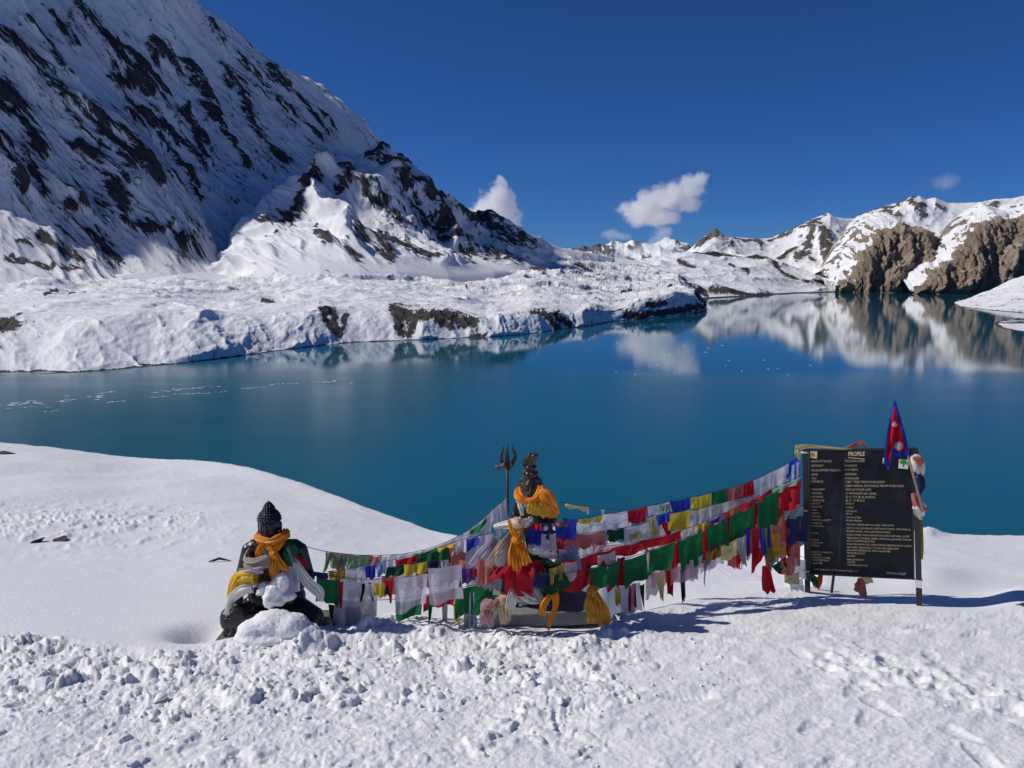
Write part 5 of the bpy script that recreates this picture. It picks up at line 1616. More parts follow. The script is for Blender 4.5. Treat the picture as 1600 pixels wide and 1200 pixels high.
flag_line([(1150, 826, 7.02), (1180, 818, 7.14), (1210, 806, 7.26), (1235, 800, 7.38), (1256, 798, 7.5)],
          [(1158, 1176, 40, 'fred', 0, 4, 0.012, 0.4), (1164, 1172, 44, 'blue', 2, 2, 0.012, 0.5), (1174, 1186, 50, 'red', 4, -4, 0.012, 0.5), (1180, 1194, 34, 'lav', 2, 0, 0.01, 0.4), (1182, 1202, 40, 'blue', 4, 4, 0.012, 0.4), (1188, 1198, 56, 'fgreen', 8, 6, 0.012, 0.6), (1196, 1206, 64, 'mustard', 6, 6, 0.012, 0.6), (1190, 1202, 62, 'fred', 14, 4, 0.02, 0.2),
           (1192, 1204, 40, 'red', 72, 4, 0.02, -0.5), (1202, 1236, 46, 'fred', 0, -2, 0.012), (1206, 1220, 20, 'bronzesilk', 26), (1230, 1256, 40, 'navy', 4, 0, 0.012), (1226, 1240, 60, 'red', 4, -2, 0.012, 0.5), (1222, 1252, 14, 'teal', -8), (1208, 1226, 12, 'yellow', 50, 0), (1210, 1228, 24, 'lav', 44)],
          'tangle of torn red, blue and yellow flags beside the signboard', seed=12)
flag_line([(1205, 886, 7.22), (1220, 870, 7.3), (1245, 868, 7.4), (1259, 872, 7.5)], [(1206, 1228, 12, 'dgreen', 0, 4, 0.01, 0.4), (1219, 1244, 26, 'fred', 0, 0, 0.014), (1224, 1248, 16, 'fyellow', 24, 0), (1240, 1258, 30, 'lav', 2), (1232, 1254, 18, 'lav', 34, 0)],
          'low line of pink, green and pale flags at the foot of the signboard post', seed=13)
flag_line([(818, 812, 6.56), (835, 816, 6.50), (855, 818, 6.50), (880, 816, 6.54), (902, 820, 6.60)],
          [(826, 850, 26, 'blue', 4), (840, 862, 22, 'navy', 0), (846, 868, 26, 'lav', 14), (858, 880, 18, 'red', 22, 0, 0.012), (866, 892, 20, 'blue', 0), (828, 846, 8, 'red', 0), (846, 866, 8, 'white', 0), (866, 888, 6, 'fred', -6), (880, 902, 30, 'blue<', -6), (872, 902, 34, 'lav', 26), (884, 904, 14, 'fred', 24, 0, 0.014)],
          'flags wrapped round the chest of the bronze deity, blue, red and white', seed=14)
flag_line([(800, 878, 6.42), (830, 874, 6.36), (865, 880, 6.36)], [(822, 848, 14, 'red'), (846, 866, 18, 'fred<', 2), (800, 824, 12, 'red<')], 'short red strip across the knees of the bronze deity', seed=15)
flag_line([(892, 852, 6.98), (930, 850, 7.02), (980, 846, 7.08), (1040, 832, 7.16), (1100, 812, 7.26), (1150, 796, 7.34), (1200, 776, 7.44), (1250, 752, 7.6)],
          [(892, 922, 20, 'lav'), (920, 948, 18, 'white'), (946, 972, 16, 'pink'), (970, 1004, 16, 'lav'), (1002, 1034, 20, 'white'), (1032, 1062, 22, 'fyellow'), (1060, 1092, 24, 'lav'), (1090, 1122, 24, 'white'), (1120, 1150, 26, 'fblue'), (1148, 1178, 28, 'white'), (1176, 1206, 36, 'fred'), (1204, 1230, 50, 'lav'), (1228, 1252, 54, 'fred')],
          'rearmost prayer flag line of washed-out flags right of the shrine', seed=16)
flag_line([(1012, 884, 6.86), (1050, 876, 6.92), (1100, 856, 7.02), (1150, 836, 7.12), (1200, 812, 7.26), (1252, 786, 7.46)],
          [(1016, 1040, 34, 'pink'), (1038, 1060, 30, 'fred'), (1060, 1084, 40, 'lav'), (1086, 1108, 30, 'red'), (1108, 1132, 36, 'white'), (1134, 1156, 46, 'fred'), (1156, 1176, 50, 'lav'), (1176, 1196, 60, 'red'), (1194, 1214, 72, 'fblue', 0, 4, 0.012, 0.3), (1212, 1234, 66, 'red', 0, -3, 0.012, 0.2), (1232, 1252, 84, 'fred', 0, 2, 0.014, 0.2)],
          'ragged red and pink flag line hidden behind the green squares', seed=17)
flag_line([(512, 896, 6.86), (560, 902, 6.9), (620, 898, 6.92), (680, 884, 6.9), (740, 862, 6.86), (778, 842, 6.82)],
          [(514, 540, 34, 'lav'), (540, 566, 30, 'fgreen'), (566, 596, 26, 'lav'), (596, 622, 30, 'fred'), (622, 650, 24, 'lav'), (650, 676, 26, 'red'), (676, 702, 30, 'white'), (702, 728, 34, 'fred'), (728, 752, 50, 'lav'), (750, 778, 60, 'red')],
          'rearmost pale and red flag line left of the shrine', seed=18)
# more cloth heaped on the plinth
mb = MB()
for a_, b_ in (((778, 842), (752, 915)), ((784, 846), (768, 922)), ((774, 838), (742, 890))):
    ribbon(mb, [sw(a_[0], a_[1], -0.18), sw((a_[0] + b_[0]) / 2, (a_[1] + b_[1]) / 2, -0.28), sw(b_[0], b_[1], -0.34)], [0.06, 0.13, 0.16], 4, 0.022, nw=23, ragged=0.02)
drape('scarf', mb, CL['lav'], 'thin white gauze sheet spilling down the left side of the shrine', 'scarf')
mb = MB()
ribbon(mb, [sw(846, 892, -0.36), sw(858, 898, -0.43), sw(872, 926, -0.45)], [0.16, 0.24, 0.26], 3, 0.02, nw=19, ragged=0.015)
drape('prayer_flag', mb, CL['dgreen'], 'dark green flag hanging over the front edge of the plinth', 'flag')
mb = MB()
ptube(mb, [sw(800, 912, -0.40), sw(812, 922, -0.43), sw(830, 934, -0.42), sw(846, 936, -0.40)], [0.03, 0.05, 0.05, 0.03], 8, 0.25)
ribbon(mb, [sw(806, 914, -0.45), sw(800, 934, -0.5), sw(796, 952, -0.5)], [0.06, 0.09, 0.08], 4, 0.018, ragged=0.015)
drape('scarf', mb, CL['silk'], 'crumpled white scarf lying along the top of the plinth', 'scarf')
mb = MB()
ribbon(mb, [sw(880, 850, -0.15), sw(890, 868, -0.24), sw(896, 892, -0.30)], [0.10, 0.17, 0.14], 4, 0.022, nw=19, ragged=0.015)
drape('scarf', mb, CL['fblue'], 'pale blue gauze over the left knee of the bronze deity', 'scarf')
# loose gauze lying on the snow
def lying_cloth(pts, widths, colr, label, pleats=3):
    mb = MB()
    ribbon(mb, pts, widths, pleats, 0.02, front=(0, -0.55, 0.83), nw=19, ragged=0.02)
    return drape('prayer_flag', mb, CL[colr], label, 'flag')
g = ground_at
lying_cloth([g(1112, 888) + Vector((0, 0, 0.10)), g(1140, 900) + Vector((0, 0, 0.06)), g(1170, 906) + Vector((0, 0, 0.04)), g(1196, 910) + Vector((0, 0, 0.03))], [0.16, 0.22, 0.16, 0.05], 'lav', 'pale gauze flag fallen on the snow left of the signboard')
# ------------------------------------------------------------------ signboard
M_board = None
def board_material():
    m, nt, out = new_mat('navy_board_paint')
    tc = nt.nodes.new('ShaderNodeTexCoord').outputs['Object']
    dust = noise(nt, mapping(nt, tc, (2.6, 2.6, 2.2)), 1.0, 6, 0.62, 0.6)
    k = nt.nodes.new('ShaderNodeMapRange'); nt.links.new(dust, k.inputs[0])
    k.inputs[1].default_value = 0.56; k.inputs[2].default_value = 0.82; k.inputs[3].default_value = 0.0; k.inputs[4].default_value = 0.55
    c = mixc(nt, k.outputs[0], (0.006, 0.008, 0.016), (0.06, 0.072, 0.10))
    p = principled(nt, out, Base_Color=c, Roughness=0.5)
    p.inputs['Specular IOR Level'].default_value = 0.2
    return m

def build_sign():
    Lb, Rb = at(1262, 927, 7.78), at(1436.5, 946, 7.36)
    ax = Vector((Rb.x - Lb.x, Rb.y - Lb.y, 0)); W = ax.length; ax.normalize()
    yaw = math.atan2(ax.y, ax.x)
    root = empty('signboard', ((Lb.x + Rb.x) / 2, (Lb.y + Rb.y) / 2, min(Lb.z, Rb.z)), yaw)
    tag(root, 'black information board with yellow lettering on two posts', 'sign')
    O = Vector(root.location); nrm = Vector((ax.y, -ax.x, 0))      # towards the viewer
    def loc(px, py):
        """photo pixel on the board plane -> local x, z"""
        d = at(px, py, 1.0)
        # plane through O with normal nrm
        t = O.dot(nrm) / d.dot(nrm)
        p = d * t - O
        return p.dot(ax), p.z
    M_b = board_material()
    M_post = simple_mat('black_post_paint', (0.014, 0.015, 0.02), 0.5, 0, 30, 0.003)
    M_white = simple_mat('white_band_paint', (0.72, 0.72, 0.72), 0.6)
    M_yel = simple_mat('pale_yellow_lettering', (0.66, 0.56, 0.34), 0.7, vary=0.3)
    x0, zt = loc(1265, 703); x1, zt2 = loc(1425, 701); _, zb = loc(1266, 896); _, zb2 = loc(1428, 904)
    # panel: a slightly skewed sheet in a thin angle frame
    f = MB(); th = 0.012
    c4 = [loc(1266, 896), loc(1428, 904), loc(1425, 701), loc(1265, 703)]
    V = [Vector((x, -th, z)) for x, z in c4] + [Vector((x, th, z)) for x, z in c4]
    f.add(V, [(0, 1, 2, 3), (7, 6, 5, 4), (0, 4, 5, 1), (1, 5, 6, 2), (2, 6, 7, 3), (3, 7, 4, 0)])
    panel = f.build('panel', M_b, root, False)
    fr = MB()
    for (a, b) in ((c4[0], c4[1]), (c4[1], c4[2]), (c4[2], c4[3]), (c4[3], c4[0])):
        a, b = Vector((a[0], 0, a[1])), Vector((b[0], 0, b[1]))
        d = b - a
        r = Matrix.Rotation(-math.atan2(d.z, d.x), 3, 'Y')
        fr.box((a + b) / 2, (d.length + 0.018, 0.036, 0.014), r)
    fr.build('frame', M_post, root, False)
    xl0, zl0 = loc(1258.5, 698); xl1, zl1 = loc(1262, 927)
    xr0, zr0 = loc(1430.5, 700); xr1, zr1 = loc(1436.5, 946)
    for xa, za, xb, zb_ in ((xl0, zl0, xl1, zl1), (xr0, zr0, xr1, zr1)):
        p = MB()
        rows = []
        for z, x in ((za, xa), (za - 0.02, xa), (zb_, xb), (zb_ - 0.45, xb)):
            s = 0.026 if z != za else 0.020
            rows.append([Vector((x + sx * s, 0.0 + sy * s, z)) for sx, sy in ((-1, -1), (1, -1), (1, 1), (-1, 1))])
        o_ = len(p.v); p.grid(rows, True); p.f.append((3, 2, 1, 0))
        last_post = p.build('post', M_post, root, False)
        first_post = locals().get('first_post') or last_post
    xw, zw = loc(1435.5, 911)
    MB().box((xw, 0, zw), (0.060, 0.060, 0.075)).build('post_band', M_white, last_post, False)
    # rusty strut behind
    xs, zs = loc(1303, 897); xs2, zs2 = loc(1299, 921)
    MB().tube([Vector((xs + 0.03, 0.03, zs + 0.35)), Vector((xs, 0.10, zs)), Vector((xs2, 0.17, zs2 - 0.10))], 0.014, 8).build('strut', M_iron, root)
    # wire ties
    tie = MB()
    for px, py in ((1257, 797), (1260, 892), (1258, 707)):
        x, z = loc(px, py)
        for k in range(2):
            tie.tube([Vector((x + 0.036 * math.cos(a), 0.036 * math.sin(a), z + 0.008 * k)) for a in np.linspace(0, 6.28, 13)], 0.004, 6, False)
    tie.build('wire_tie', simple_mat('white_wire', (0.6, 0.6, 0.58), 0.6), first_post)
    # lettering, line by line
    def text(s, px, py, h_px, name='lettering', xend=None, bold=-0.012):
        cu = bpy.data.curves.new('t', 'FONT'); cu.body = s; cu.size = 1.0; cu.resolution_u = 2; cu.offset = bold
        ob = bpy.data.objects.new('t', cu); COL.objects.link(ob)
        dg = bpy.context.evaluated_depsgraph_get()
        me = bpy.data.meshes.new_from_object(ob.evaluated_get(dg))
        bpy.data.objects.remove(ob)
        n = len(me.vertices)
        co = np.empty(n * 3, np.float32); me.vertices.foreach_get('co', co); co = co.reshape(-1, 3)
        xa, za = loc(px, py); xb, zb2_ = loc(px + 10, py)
        _, zh = loc(px, py - h_px)
        w0 = max(co[:, 0].max(), 1e-3)
        hgt = (zh - za) / 0.70
        wid = hgt
        slope = 0.0
        if xend is not None:
            xe_, ze_ = loc(xend, py + float(np.interp(py, [702, 900], [-0.0125, 0.05])) * (xend - px))
            wid = (xe_ - xa) / w0; slope = (ze_ - za) / (xe_ - xa)
        new = np.stack([xa + co[:, 0] * wid, np.full(n, -th - 0.0025), za + co[:, 1] * hgt + (co[:, 0] * wid) * slope], -1)
        me.vertices.foreach_set('co', new.astype(np.float32).ravel()); me.update()
        me.name = name
        return link(name, me, M_yel, panel)
    text('PROFILE', 1325, 712, 6.6, 'heading', 1351, 0.02)
    xa, za = loc(1325, 714.5); xb, _ = loc(1351, 714.5)
    MB().box(((xa + xb) / 2, -th - 0.002, za), (xb - xa, 0.002, 0.005)).build('underline', M_yel, panel, False)
    left = [(722, 'NAME OF PLACE', 1299), (729, 'DISTRICT', 1287), (736, 'DEVELOPMENT REGION', 1313), (742.5, 'ZONE', 1278), (748.5, 'VDC', 1276), (753.5, 'DISTANCE', 1286), (765.5, 'TOPOGRAPHY', 1289), (771.5, 'ALTITUDE', 1284), (777, 'LATITUDE', 1286), (782.5, 'LONGITUDE', 1288),
            (787.5, 'LENGTH', 1281), (792.5, 'BREADTH', 1284), (797.5, 'AREA', 1277), (802.5, 'DEPTH', 1280), (807.5, 'VOLUME', 1282), (813, 'WATER QUALITY', 1298), (818, 'TRIBUTS', 1284), (822.5, 'MOUNTAIN', 1287), (833.5, 'FLORA', 1279),
            (844, 'FAUNA', 1279), (848.5, 'AVIFAUNA', 1286), (853, 'TREKS', 1280), (863, 'CRUSTH MANATER', 1301), (867, 'CLIMATE', 1284), (871.5, 'CLIMATE ZONE', 1297), (875.5, 'VEGETATION', 1295), (880, 'GLACIER', 1285)]
    for py, s, xe in left:
        text(s, 1267.5 + (py - 720) * 0.012, py, 3.5 if py < 760 else 2.8, xend=xe)
        xq, zq = loc(1265.8 + (py - 720) * 0.012, py - 1.6)
        MB().box((xq, -th - 0.002, zq), (0.006, 0.002, 0.006)).build('bullet', M_yel, panel, False)
    right = [(721.5, 'TILICHO LAKE', 1351), (729, 'MANANG', 1339), (735, 'WESTERN', 1340), (742, 'GANDAKI', 1338), (748.5, 'KHANGSAR', 1342), (754, '17KM. TREK FROM KHANGSAR', 1382), (760, '55KM AERIAL DISTANCE FROM POKHARA', 1412), (766, 'HIGH ALTITUDE LAKE', 1361), (772, '4919M FROM SEA LEVEL', 1370), (777.5, '28 40 TO 28 42 NORTH', 1367), (783, '83 50 TO 83 52 E', 1351),
             (788, '4 KM', 1334), (793.5, '1.2 KM', 1333), (799, '4.8 SQ.KM', 1339), (803.5, '85 M', 1331), (809, '156 M LITER', 1345), (814, 'PURE FRESH', 1346), (820, 'TILICHO, MESOKANTO & NEEL-TARA PEAK', 1397), (825.5, 'TILICHO, NILGIRI RANGE, MUKTINATH HIMAL, TARA PEAK &', 1422), (830.5, 'PURBEN HIMAL, GANGAPURNA RANGE', 1391),
             (836, 'UNCULTIVABLE, RHODODENDRON, ALPINE NATURAL, ALPINE', 1421), (841, 'MEDICINAL LICHENS, HERBS, PRIMULA & JUNIPER SHRUBS', 1424), (845.5, 'SNOW LEOPARD & BLUE SHEEP', 1367), (850.5, 'HIMALAYAN SNOW COCK, ALPINE CHOUGH, BRAHMINY DUCK, CRANES', 1424), (855.5, 'SIDE TREKS, MESOKANTO, TILICHO PEAK BASE CAMP', 1404), (860, 'ENVIRONMENTAL PROGRAMME', 1391), (864.5, 'METEOROLOGY', 1352), (869, 'ALPINE', 1336), (874.5, 'RAIN SHADOW', 1350), (878.5, 'ALPINE', 1336), (883, 'TILICHO GLACIER', 1356)]
    for py, s, xe in right:
        text(s, 1319.5 + (py - 720) * 0.026, py, 3.5 if py < 790 else 2.7, xend=xe)
    text('NTNC/ACAP', 1385, 896.5, 3.8, xend=1415)
    text('with courtesy of Trekking Family, Lte', 1272, 889.5, 2.2, xend=1341)
    # thin column rule
    xa, za = loc(1314.5, 705); xb, zb_ = loc(1316.5, 880)
    MB().box(((xa + xb) / 2, -th - 0.0015, (za + zb_) / 2), (0.003, 0.001, za - zb_)).build('rule', simple_mat('faint_rule', (0.05, 0.055, 0.08), 0.7), panel, False)
    # emblem and two stickers
    def plate(a, b, mat, name, y=-th - 0.002):
        xa, za = loc(*a); xb, zb_ = loc(*b)
        return MB().box(((xa + xb) / 2, y, (za + zb_) / 2), (abs(xb - xa), 0.002, abs(za - zb_))).build(name, mat, root, False)
    em = plate((1264.5, 704), (1276.5, 716), simple_mat('emblem_yellow', (0.70, 0.58, 0.25), 0.6), 'emblem')
    xa, za = loc(1270.3, 710)
    mk = MB()
    for k in range(4):
        a = k * math.pi / 2 + 0.78
        mk.box((xa + 0.013 * math.cos(a), -th - 0.0045, za + 0.016 * math.sin(a)), (0.026, 0.002, 0.006), Matrix.Rotation(-a - 1.57, 3, 'Y'))
    mk.box((xa, -th - 0.0045, za - 0.003), (0.018, 0.002, 0.020))
    mk.build('emblem_mark', simple_mat('emblem_dark', (0.22, 0.18, 0.10), 0.7), em, False)
    stk = plate((1404.5, 717), (1418.5, 732.5), simple_mat('sticker_white', (0.66, 0.70, 0.68), 0.5), 'sticker')
    xa, za = loc(1411.5, 721.5)
    tr = MB()
    for dx, dz, r in ((0, 0.004, 0.020), (-0.016, 0.0, 0.016), (0.016, 0.0, 0.016), (0.0, 0.014, 0.016), (-0.010, -0.008, 0.014), (0.010, -0.008, 0.014)):
        V = [Vector((xa + dx + r * 1.25 * math.cos(q * 6.283 / 14), -th - 0.0048 - 0.0002 * len(tr.f), za + dz + r * math.sin(q * 6.283 / 14))) for q in range(14)]
        tr.add(V, [tuple(range(13, -1, -1))])
    tr.box((xa, -th - 0.0048, za - 0.030), (0.010, 0.002, 0.034))
    tr.build('tree_mark', simple_mat('sticker_green', (0.03, 0.30, 0.05), 0.5), stk, False)
    plate((1379.5, 715), (1387, 724), simple_mat('sticker_pale', (0.7, 0.68, 0.58), 0.5), 'sticker')
    return root, O, ax, nrm
SIGN, SGO, SGX, SGN = build_sign()

# rags tied along the top and sides of the board
mb = MB()
ribbon(mb, [at(1244, 700, 7.72), at(1262, 697, 7.70), at(1290, 699, 7.66), at(1318, 701, 7.6), at(1330, 699, 7.58)], [0.07, 0.035, 0.028, 0.022, 0.03], 2, 0.008)
ribbon(mb, [at(1246, 698, 7.70), at(1246, 708, 7.66), at(1250, 718, 7.66)], [0.05, 0.06, 0.02], 2, 0.012)
drape('prayer_flag', mb, CL['fyellow'], 'faded yellow cloth strip along the top edge of the signboard', 'flag')
mb = MB()
ribbon(mb, [at(1322, 700, 7.55), at(1336, 695, 7.54), at(1346, 693, 7.53), at(1354, 699, 7.52)], [0.02, 0.05, 0.05, 0.02], 2, 0.012)
drape('prayer_flag', mb, CL['fred'], 'small faded red cloth folded over the top of the signboard', 'flag')
mb = MB()
ptube(mb, [at(1427, 712, 7.34), at(1433, 722, 7.30), at(1436, 734, 7.30), at(1433, 745, 7.30)], [0.03, 0.045, 0.05, 0.03], 6, 0.25)
drape('scarf', mb, CL['silk'], 'white rag wound round the top of the right signboard post', 'cloth')
mb = MB()
ptube(mb, [at(1432, 782, 7.31), at(1437, 792, 7.29), at(1440, 806, 7.29)], [0.02, 0.05, 0.02], 6, 0.25)
ribbon(mb, [at(1427, 784, 7.32), at(1434, 800, 7.3), at(1440, 812, 7.3)], [0.02, 0.09, 0.02], 3, 0.014)
drape('scarf', mb, CL['silk'], 'white rag tied halfway down the right signboard post', 'cloth')
mb = MB()
ptube(mb, [at(1428, 716, 7.27), at(1437, 720, 7.26), at(1436, 729, 7.26)], [0.02, 0.03, 0.02], 5, 0.25, 16, 22)
drape('scarf', mb, CL['fred'], 'small salmon red rag near the top of the right post', 'cloth')
mb = MB()
ptube(mb, [at(1428, 770, 7.3), at(1432, 785, 7.28), at(1440, 794, 7.26), at(1450, 797, 7.25)], [0.022, 0.03, 0.025, 0.008], 5, 0.25, 20, 22)
drape('scarf', mb, CL['fred'], 'salmon red rag tied where the flag stick meets the right post', 'cloth')
mb = MB()
ptube(mb, [at(1430, 736, 7.29), at(1437, 745, 7.28), at(1438, 758, 7.28), at(1434, 772, 7.29)], [0.02, 0.034, 0.036, 0.02], 5, 0.25, 20, 22)
drape('scarf', mb, CL['navy'], 'dark blue rag on the right post of the signboard', 'cloth')
mb = MB()
ribbon(mb, [at(1439, 806, 7.42), at(1440, 840, 7.42), at(1440, 874, 7.42)], [0.02, 0.035, 0.03], 2, 0.008, ragged=0.01)
drape('prayer_flag', mb, CL['mustard'], 'long narrow yellow strip hanging behind the right post', 'flag')
mb = MB()
k = at(1344, 900, 7.9)
ribbon(mb, [at(1342, 903, 7.75), at(1344, 915, 7.7), at(1343, 929, 7.62)], [0.02, 0.13, 0.17], 2, 0.02, ragged=0.012)
drape('prayer_flag', mb, CL['fred'], 'dull red flag hanging under the signboard', 'flag')
mb = MB()
ribbon(mb, [at(1352, 892, 7.78), at(1353, 902, 7.75), at(1356, 912, 7.72)], [0.05, 0.10, 0.12], 2, 0.015, ragged=0.01)
drape('prayer_flag', mb, CL['fyellow'], 'pale yellow flag hanging under the signboard', 'flag')
mb = MB()
ribbon(mb, [at(1266, 897, 7.95), at(1272, 906, 7.93), at(1274, 916, 7.9)], [0.03, 0.09, 0.05], 2, 0.015, ragged=0.01)
drape('prayer_flag', mb, CL['dgreen'], 'green rag behind the left post of the signboard', 'flag')
mb = MB()
ribbon(mb, [at(1282, 897, 7.95), at(1280, 906, 7.93), at(1276, 920, 7.9)], [0.05, 0.07, 0.06], 3, 0.015, ragged=0.015)
drape('prayer_flag', mb, CL['orange_red'], 'orange red rag next to the green rag behind the signboard', 'flag')

# ------------------------------------------------------------------ national flag on a stick
def build_flag():
    Y = 7.18
    base = at(1441, 797, Y)
    root = empty('national_flag', base)
    tag(root, 'crimson double-pennant flag with blue border tied to the signboard post', 'flag')
    M_wood = simple_mat('pale_stick_wood', (0.36, 0.25, 0.16), 0.7, 0, 50, 0.003)
    MB().tube([at(1442, 800, Y) - base, at(1425, 735, Y) - base, at(1408, 672, Y) - base, at(1399, 640, Y) - base], [0.011, 0.011, 0.010, 0.009], 8).build('stick', M_wood, root)
    outer = [(1397.5, 624.5), (1392, 645), (1386, 675), (1382, 702), (1381, 722), (1388, 734), (1392.5, 722), (1396, 704), (1398, 712), (1406, 714), (1415, 712), (1423, 716), (1419, 697), (1413, 672), (1406, 648), (1400, 627)]
    inner = [(1397.8, 634), (1393.5, 652), (1388.5, 678), (1385, 702), (1384.2, 718), (1387, 724), (1390, 716), (1394, 698), (1400, 704), (1407, 707), (1416, 706), (1413.5, 692), (1409, 674), (1403.5, 654)]
    def sheet(poly, y, mat, name, sub=3, parent=None):
        bm = bmesh.new()
        vs = [bm.verts.new((x, 0, z)) for x, z in poly]
        bm.faces.new(vs)
        bmesh.ops.triangulate(bm, faces=bm.faces[:])
        for _ in range(sub):
            bmesh.ops.subdivide_edges(bm, edges=bm.edges[:], cuts=1, use_grid_fill=True)
        for v in bm.verts:
            px, py = v.co.x, v.co.z
            fold = 0.022 * math.sin((px - 1380) * 0.55 + (py - 620) * 0.05) * min(1, (py - 620) / 50) + 0.008 * math.sin((py - 620) * 0.23 + px * 0.3)
            v.co = at(px, py, Y - 0.03 + y + fold) - base
        me = bpy.data.meshes.new(name); bm.to_mesh(me); bm.free()
        for p in me.polygons: p.use_smooth = True
        return link(name, me, mat, parent or root)
    sheet(outer, 0.0, cloth_mat('flag_blue', (0.02, 0.06, 0.50), 0.3), 'border')
    field = sheet(inner, -0.004, cloth_mat('flag_crimson', (0.62, 0.012, 0.03), 0.3), 'field')
    mw = cloth_mat('flag_white', (0.80, 0.72, 0.78), 0.3)
    def star(cx, cy, r0, r1, n, sx=1.0):
        return [(cx + sx * (r0 if k % 2 else r1) * math.cos(k * math.pi / n), cy + (r0 if k % 2 else r1) * math.sin(k * math.pi / n)) for k in range(2 * n)]
    sheet(star(1404.5, 697, 5.2, 8.0, 12, 0.95), -0.008, mw, 'sun_emblem', 1, field)
    moon = [(1398.3 + 4.6 * math.cos(a), 662.5 + 4.8 * math.sin(a)) for a in np.linspace(0.15, math.pi - 0.15, 9)]
    moon += [(1398.3 + 3.6 * math.cos(a), 660.5 + 2.4 * math.sin(a)) for a in np.linspace(math.pi - 0.3, 0.3, 7)]
    sheet(moon, -0.008, mw, 'moon_emblem', 1, field)
    sheet(star(1398.3, 661, 1.8, 3.2, 8), -0.0095, mw, 'moon_rays', 1, field)
build_flag()

# ------------------------------------------------------------------ stones on the snow
def stone(px, py, size, label, seed, mat=M_stone, name='rock', sink=0.25):
    me = clod_mesh(name, seed, 3)
    for p in me.polygons: p.use_smooth = False
    g_ = ground_at(px, py)
    o = link(name, me, mat)
    o.location = (g_.x, g_.y, zsnow(g_.x, g_.y) + size[2] * (0.5 - sink))
    o.scale = size
    o.rotation_euler = (0.1, 0.05, seed)
    return tag(o, label, 'rock')
M_slate = simple_mat('dark_slate', (0.035, 0.035, 0.04), 0.85, 0, 14, 0.02, 0.35)
stone(58, 849, (0.17, 0.07, 0.05), 'flat dark rock poking out of the snow, left one of the pair', 61, M_slate)
stone(95, 847, (0.14, 0.10, 0.07), 'brown rock poking out of the snow, right one of the pair', 62)
stone(6, 708, (0.45, 0.3, 0.10), 'dark rock on the crest of the snow slope at the picture edge', 63, M_slate)
mb = MB()
g0, g1, g2 = ground_at(326, 880), ground_at(343, 878.5), ground_at(361, 879)
for q in (g0, g1, g2): q.z = zsnow(q.x, q.y) + 0.012
mb.tube([g0, (g0 + g1) / 2 + Vector((0, 0, 0.01)), g1 + Vector((0, 0, 0.028)), g2], [0.006, 0.016, 0.018, 0.005], 7)
drape('stick', mb, M_slate, 'thin dark stick lying on the smooth snow left of the Buddha', 'stick')

# ------------------------------------------------------------------ ice on the lake
M_ice = simple_mat('lake_ice', (0.62, 0.68, 0.72), 0.5, vary=0.12)
def floe(px, py, w, h, seed, label, group):
    """w,h in photo pixels"""
    r = random.Random(seed)
    c = on_z(px, py)
    rx = (on_z(px + w / 2, py) - c).x
    ry = (on_z(px, py - h / 2) - c).y
    n = 16
    ph = [r.uniform(0, 6.28) for _ in range(3)]
    top, bot = [], []
    for k in range(n):
        a = 6.283 * k / n
        q = 1 + 0.28 * math.sin(2 * a + ph[0]) + 0.2 * math.sin(3 * a + ph[1]) + 0.14 * math.sin(5 * a + ph[2])
        x, y = rx * q * math.cos(a), ry * q * math.sin(a)
        top.append(Vector((x, y, 0.10))); bot.append(Vector((x * 1.01, y * 1.01, -0.3)))
    m = MB().add(top + bot, [tuple(range(n))] + [(n + k, n + (k + 1) % n, (k + 1) % n, k) for k in range(n)])
    o = m.build('ice_floe', M_ice, None, False)
    o.location = c
    tag(o, label, 'ice', group)
rr = random.Random(3)
LB = 'thin white ice plate in the middle streak off the snowy bank'
LC = 'thin white ice plate in the rightmost faint streak off the snowy bank'
L1, G1 = 'thin white ice floe in the long streak at the left picture edge', 'ice floes off the left shore'
for k in range(46):
    t = rr.random()
    px = t * 200 - 20
    py = 637 - 22 * t + rr.gauss(0, 3.0)
    floe(px, py, rr.uniform(3, 13), rr.uniform(0.4, 1.3), 700 + k, L1, G1)
for px, py, w, h in ((258, 611, 34, 2.2), (292, 607, 50, 2.6), (322, 604.5, 44, 2.4), (300, 615, 60, 1.2), (250, 620, 30, 1.0), (345, 612, 26, 1.0), (445, 600, 44, 1.8), (505, 596, 40, 2.2), (549, 597, 8, 1.2), (396, 606, 40, 1.2), (180, 628, 30, 1.6), (80, 642, 26, 1.2)):
    # each streak is a row of broken plates
    n_ = max(1, int(w / 7))
    for q in range(n_):
        floe(px - w / 2 + (q + 0.5) * w / n_ + rr.uniform(-2, 2), py + rr.gauss(0, h * 0.35) - (q / n_ - 0.5) * 2.0, rr.uniform(3, 9), rr.uniform(0.4, 0.5 + h * 0.4), int(px * 7 + py + q * 13), *((LB, 'ice plates in the middle streak') if 240 < px < 360 else (LC, 'ice plates in the far right streak') if px >= 360 else (L1, G1)))
L2, G2 = 'tiny white ice fragment floating on the open blue lake', 'ice fragments on the open lake'
for k in range(26):
    floe(rr.uniform(930, 1280), rr.uniform(528, 592), rr.uniform(1.5, 3.6), rr.uniform(0.5, 0.9), 900 + k, L2, G2)
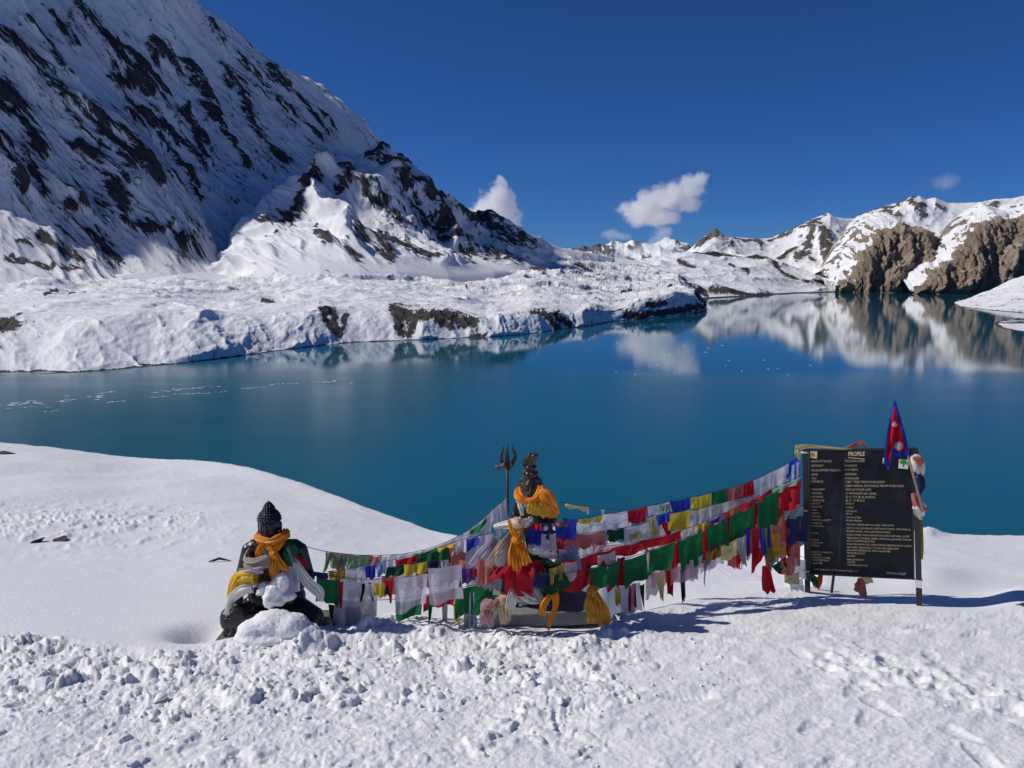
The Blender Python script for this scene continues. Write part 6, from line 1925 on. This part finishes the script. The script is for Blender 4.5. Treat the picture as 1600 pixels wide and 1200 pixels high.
# ------------------------------------------------------------------ clouds (real volumes, far behind the ridges)
def cloud(name, D, puffs, dens, label, seed, soft=0.5, wisp=0.95, deep=0.9):
    """puffs: (px, py, rx_px, ry_px) at distance D"""
    c0 = at(sum(p[0] for p in puffs) / len(puffs), sum(p[1] for p in puffs) / len(puffs), D)
    k = D / FPX
    mn = Vector((1e9,) * 3); mx = Vector((-1e9,) * 3)
    loc = []
    for px, py, rx, ry in puffs:
        p = at(px, py, D) - c0
        R = Vector((rx * k, max(rx, ry) * k * deep, ry * k))
        loc.append((p, R))
        for i in range(3):
            mn[i] = min(mn[i], p[i] - R[i] * 1.25); mx[i] = max(mx[i], p[i] + R[i] * 1.25)
    m, nt, out = new_mat(name + '_vapour')
    g_ = nt.nodes.new('ShaderNodeTexCoord').outputs['Object']
    best = None
    for p, R in loc:
        vm = nt.nodes.new('ShaderNodeVectorMath'); vm.operation = 'SUBTRACT'; vm.inputs[1].default_value = p; nt.links.new(g_, vm.inputs[0])
        vd = nt.nodes.new('ShaderNodeVectorMath'); vd.operation = 'DIVIDE'; vd.inputs[1].default_value = R; nt.links.new(vm.outputs[0], vd.inputs[0])
        ln = nt.nodes.new('ShaderNodeVectorMath'); ln.operation = 'LENGTH'; nt.links.new(vd.outputs[0], ln.inputs[0])
        f = mathn(nt, 'SUBTRACT', 1.0, ln.outputs['Value'])
        best = f if best is None else mathn(nt, 'MAXIMUM', best, f)
    nz = nt.nodes.new('ShaderNodeTexNoise')
    nz.inputs['Scale'].default_value = 1.0 / (20 * k); nz.inputs['Detail'].default_value = 8; nz.inputs['Roughness'].default_value = 0.6; nz.inputs['Distortion'].default_value = 0.4
    off = nt.nodes.new('ShaderNodeVectorMath'); off.operation = 'ADD'; off.inputs[1].default_value = (seed * 913.0, seed * 377.0, 0); nt.links.new(g_, off.inputs[0])
    nt.links.new(off.outputs[0], nz.inputs['Vector'])
    d = mathn(nt, 'ADD', best, mathn(nt, 'MULTIPLY', mathn(nt, 'SUBTRACT', nz.outputs[0], 0.52), wisp * 2.2))
    dd = nt.nodes.new('ShaderNodeMapRange'); dd.interpolation_type = 'SMOOTHSTEP'
    nt.links.new(d, dd.inputs[0])
    dd.inputs[1].default_value = 0.08; dd.inputs[2].default_value = 0.08 + soft; dd.inputs[3].default_value = 0; dd.inputs[4].default_value = dens
    gate = nt.nodes.new('ShaderNodeMapRange'); nt.links.new(best, gate.inputs[0])
    gate.inputs[1].default_value = -0.2; gate.inputs[2].default_value = 0.05
    pv = nt.nodes.new('ShaderNodeVolumePrincipled')
    pv.inputs['Color'].default_value = (0.96, 0.96, 0.97, 1)
    pv.inputs['Anisotropy'].default_value = 0.2
    nt.links.new(mathn(nt, 'MULTIPLY', dd.outputs[0], gate.outputs[0]), pv.inputs['Density'])
    nt.links.new(pv.outputs[0], out.inputs['Volume'])
    mb = MB().box((mn + mx) / 2, mx - mn)
    o = mb.build(name, m, None, False)
    o.location = c0
    tag(o, label, 'cloud')
cloud('cloud', 9000, [(772, 322, 40, 32), (758, 333, 30, 25), (788, 330, 30, 34), (780, 300, 22, 21), (802, 346, 18, 20), (784, 285, 12, 13)], 0.013, 'white cloud rising behind the dark mountain ridge', 1)
cloud('cloud', 9500, [(1000, 332, 36, 26), (1026, 318, 38, 30), (1054, 308, 36, 30), (1078, 294, 26, 25), (1093, 281, 16, 17), (1072, 318, 28, 18), (1034, 340, 38, 18)], 0.013, 'largest white cloud, above the gap in the mountains', 2)
cloud('cloud', 9900, [(1036, 364, 20, 18), (1028, 376, 24, 15), (1012, 388, 34, 13), (1045, 391, 26, 11)], 0.005, 'ragged cloud scrap clinging to the small far peaks', 3, deep=0.5)
cloud('cloud', 10500, [(958, 366, 28, 11), (972, 369, 20, 8)], 0.0018, 'thin grey wisp of cloud left of the far peaks', 4)
cloud('cloud', 8000, [(1478, 285, 26, 17), (1490, 281, 16, 10)], 0.0013, 'faint small grey cloud above the right-hand range', 5)
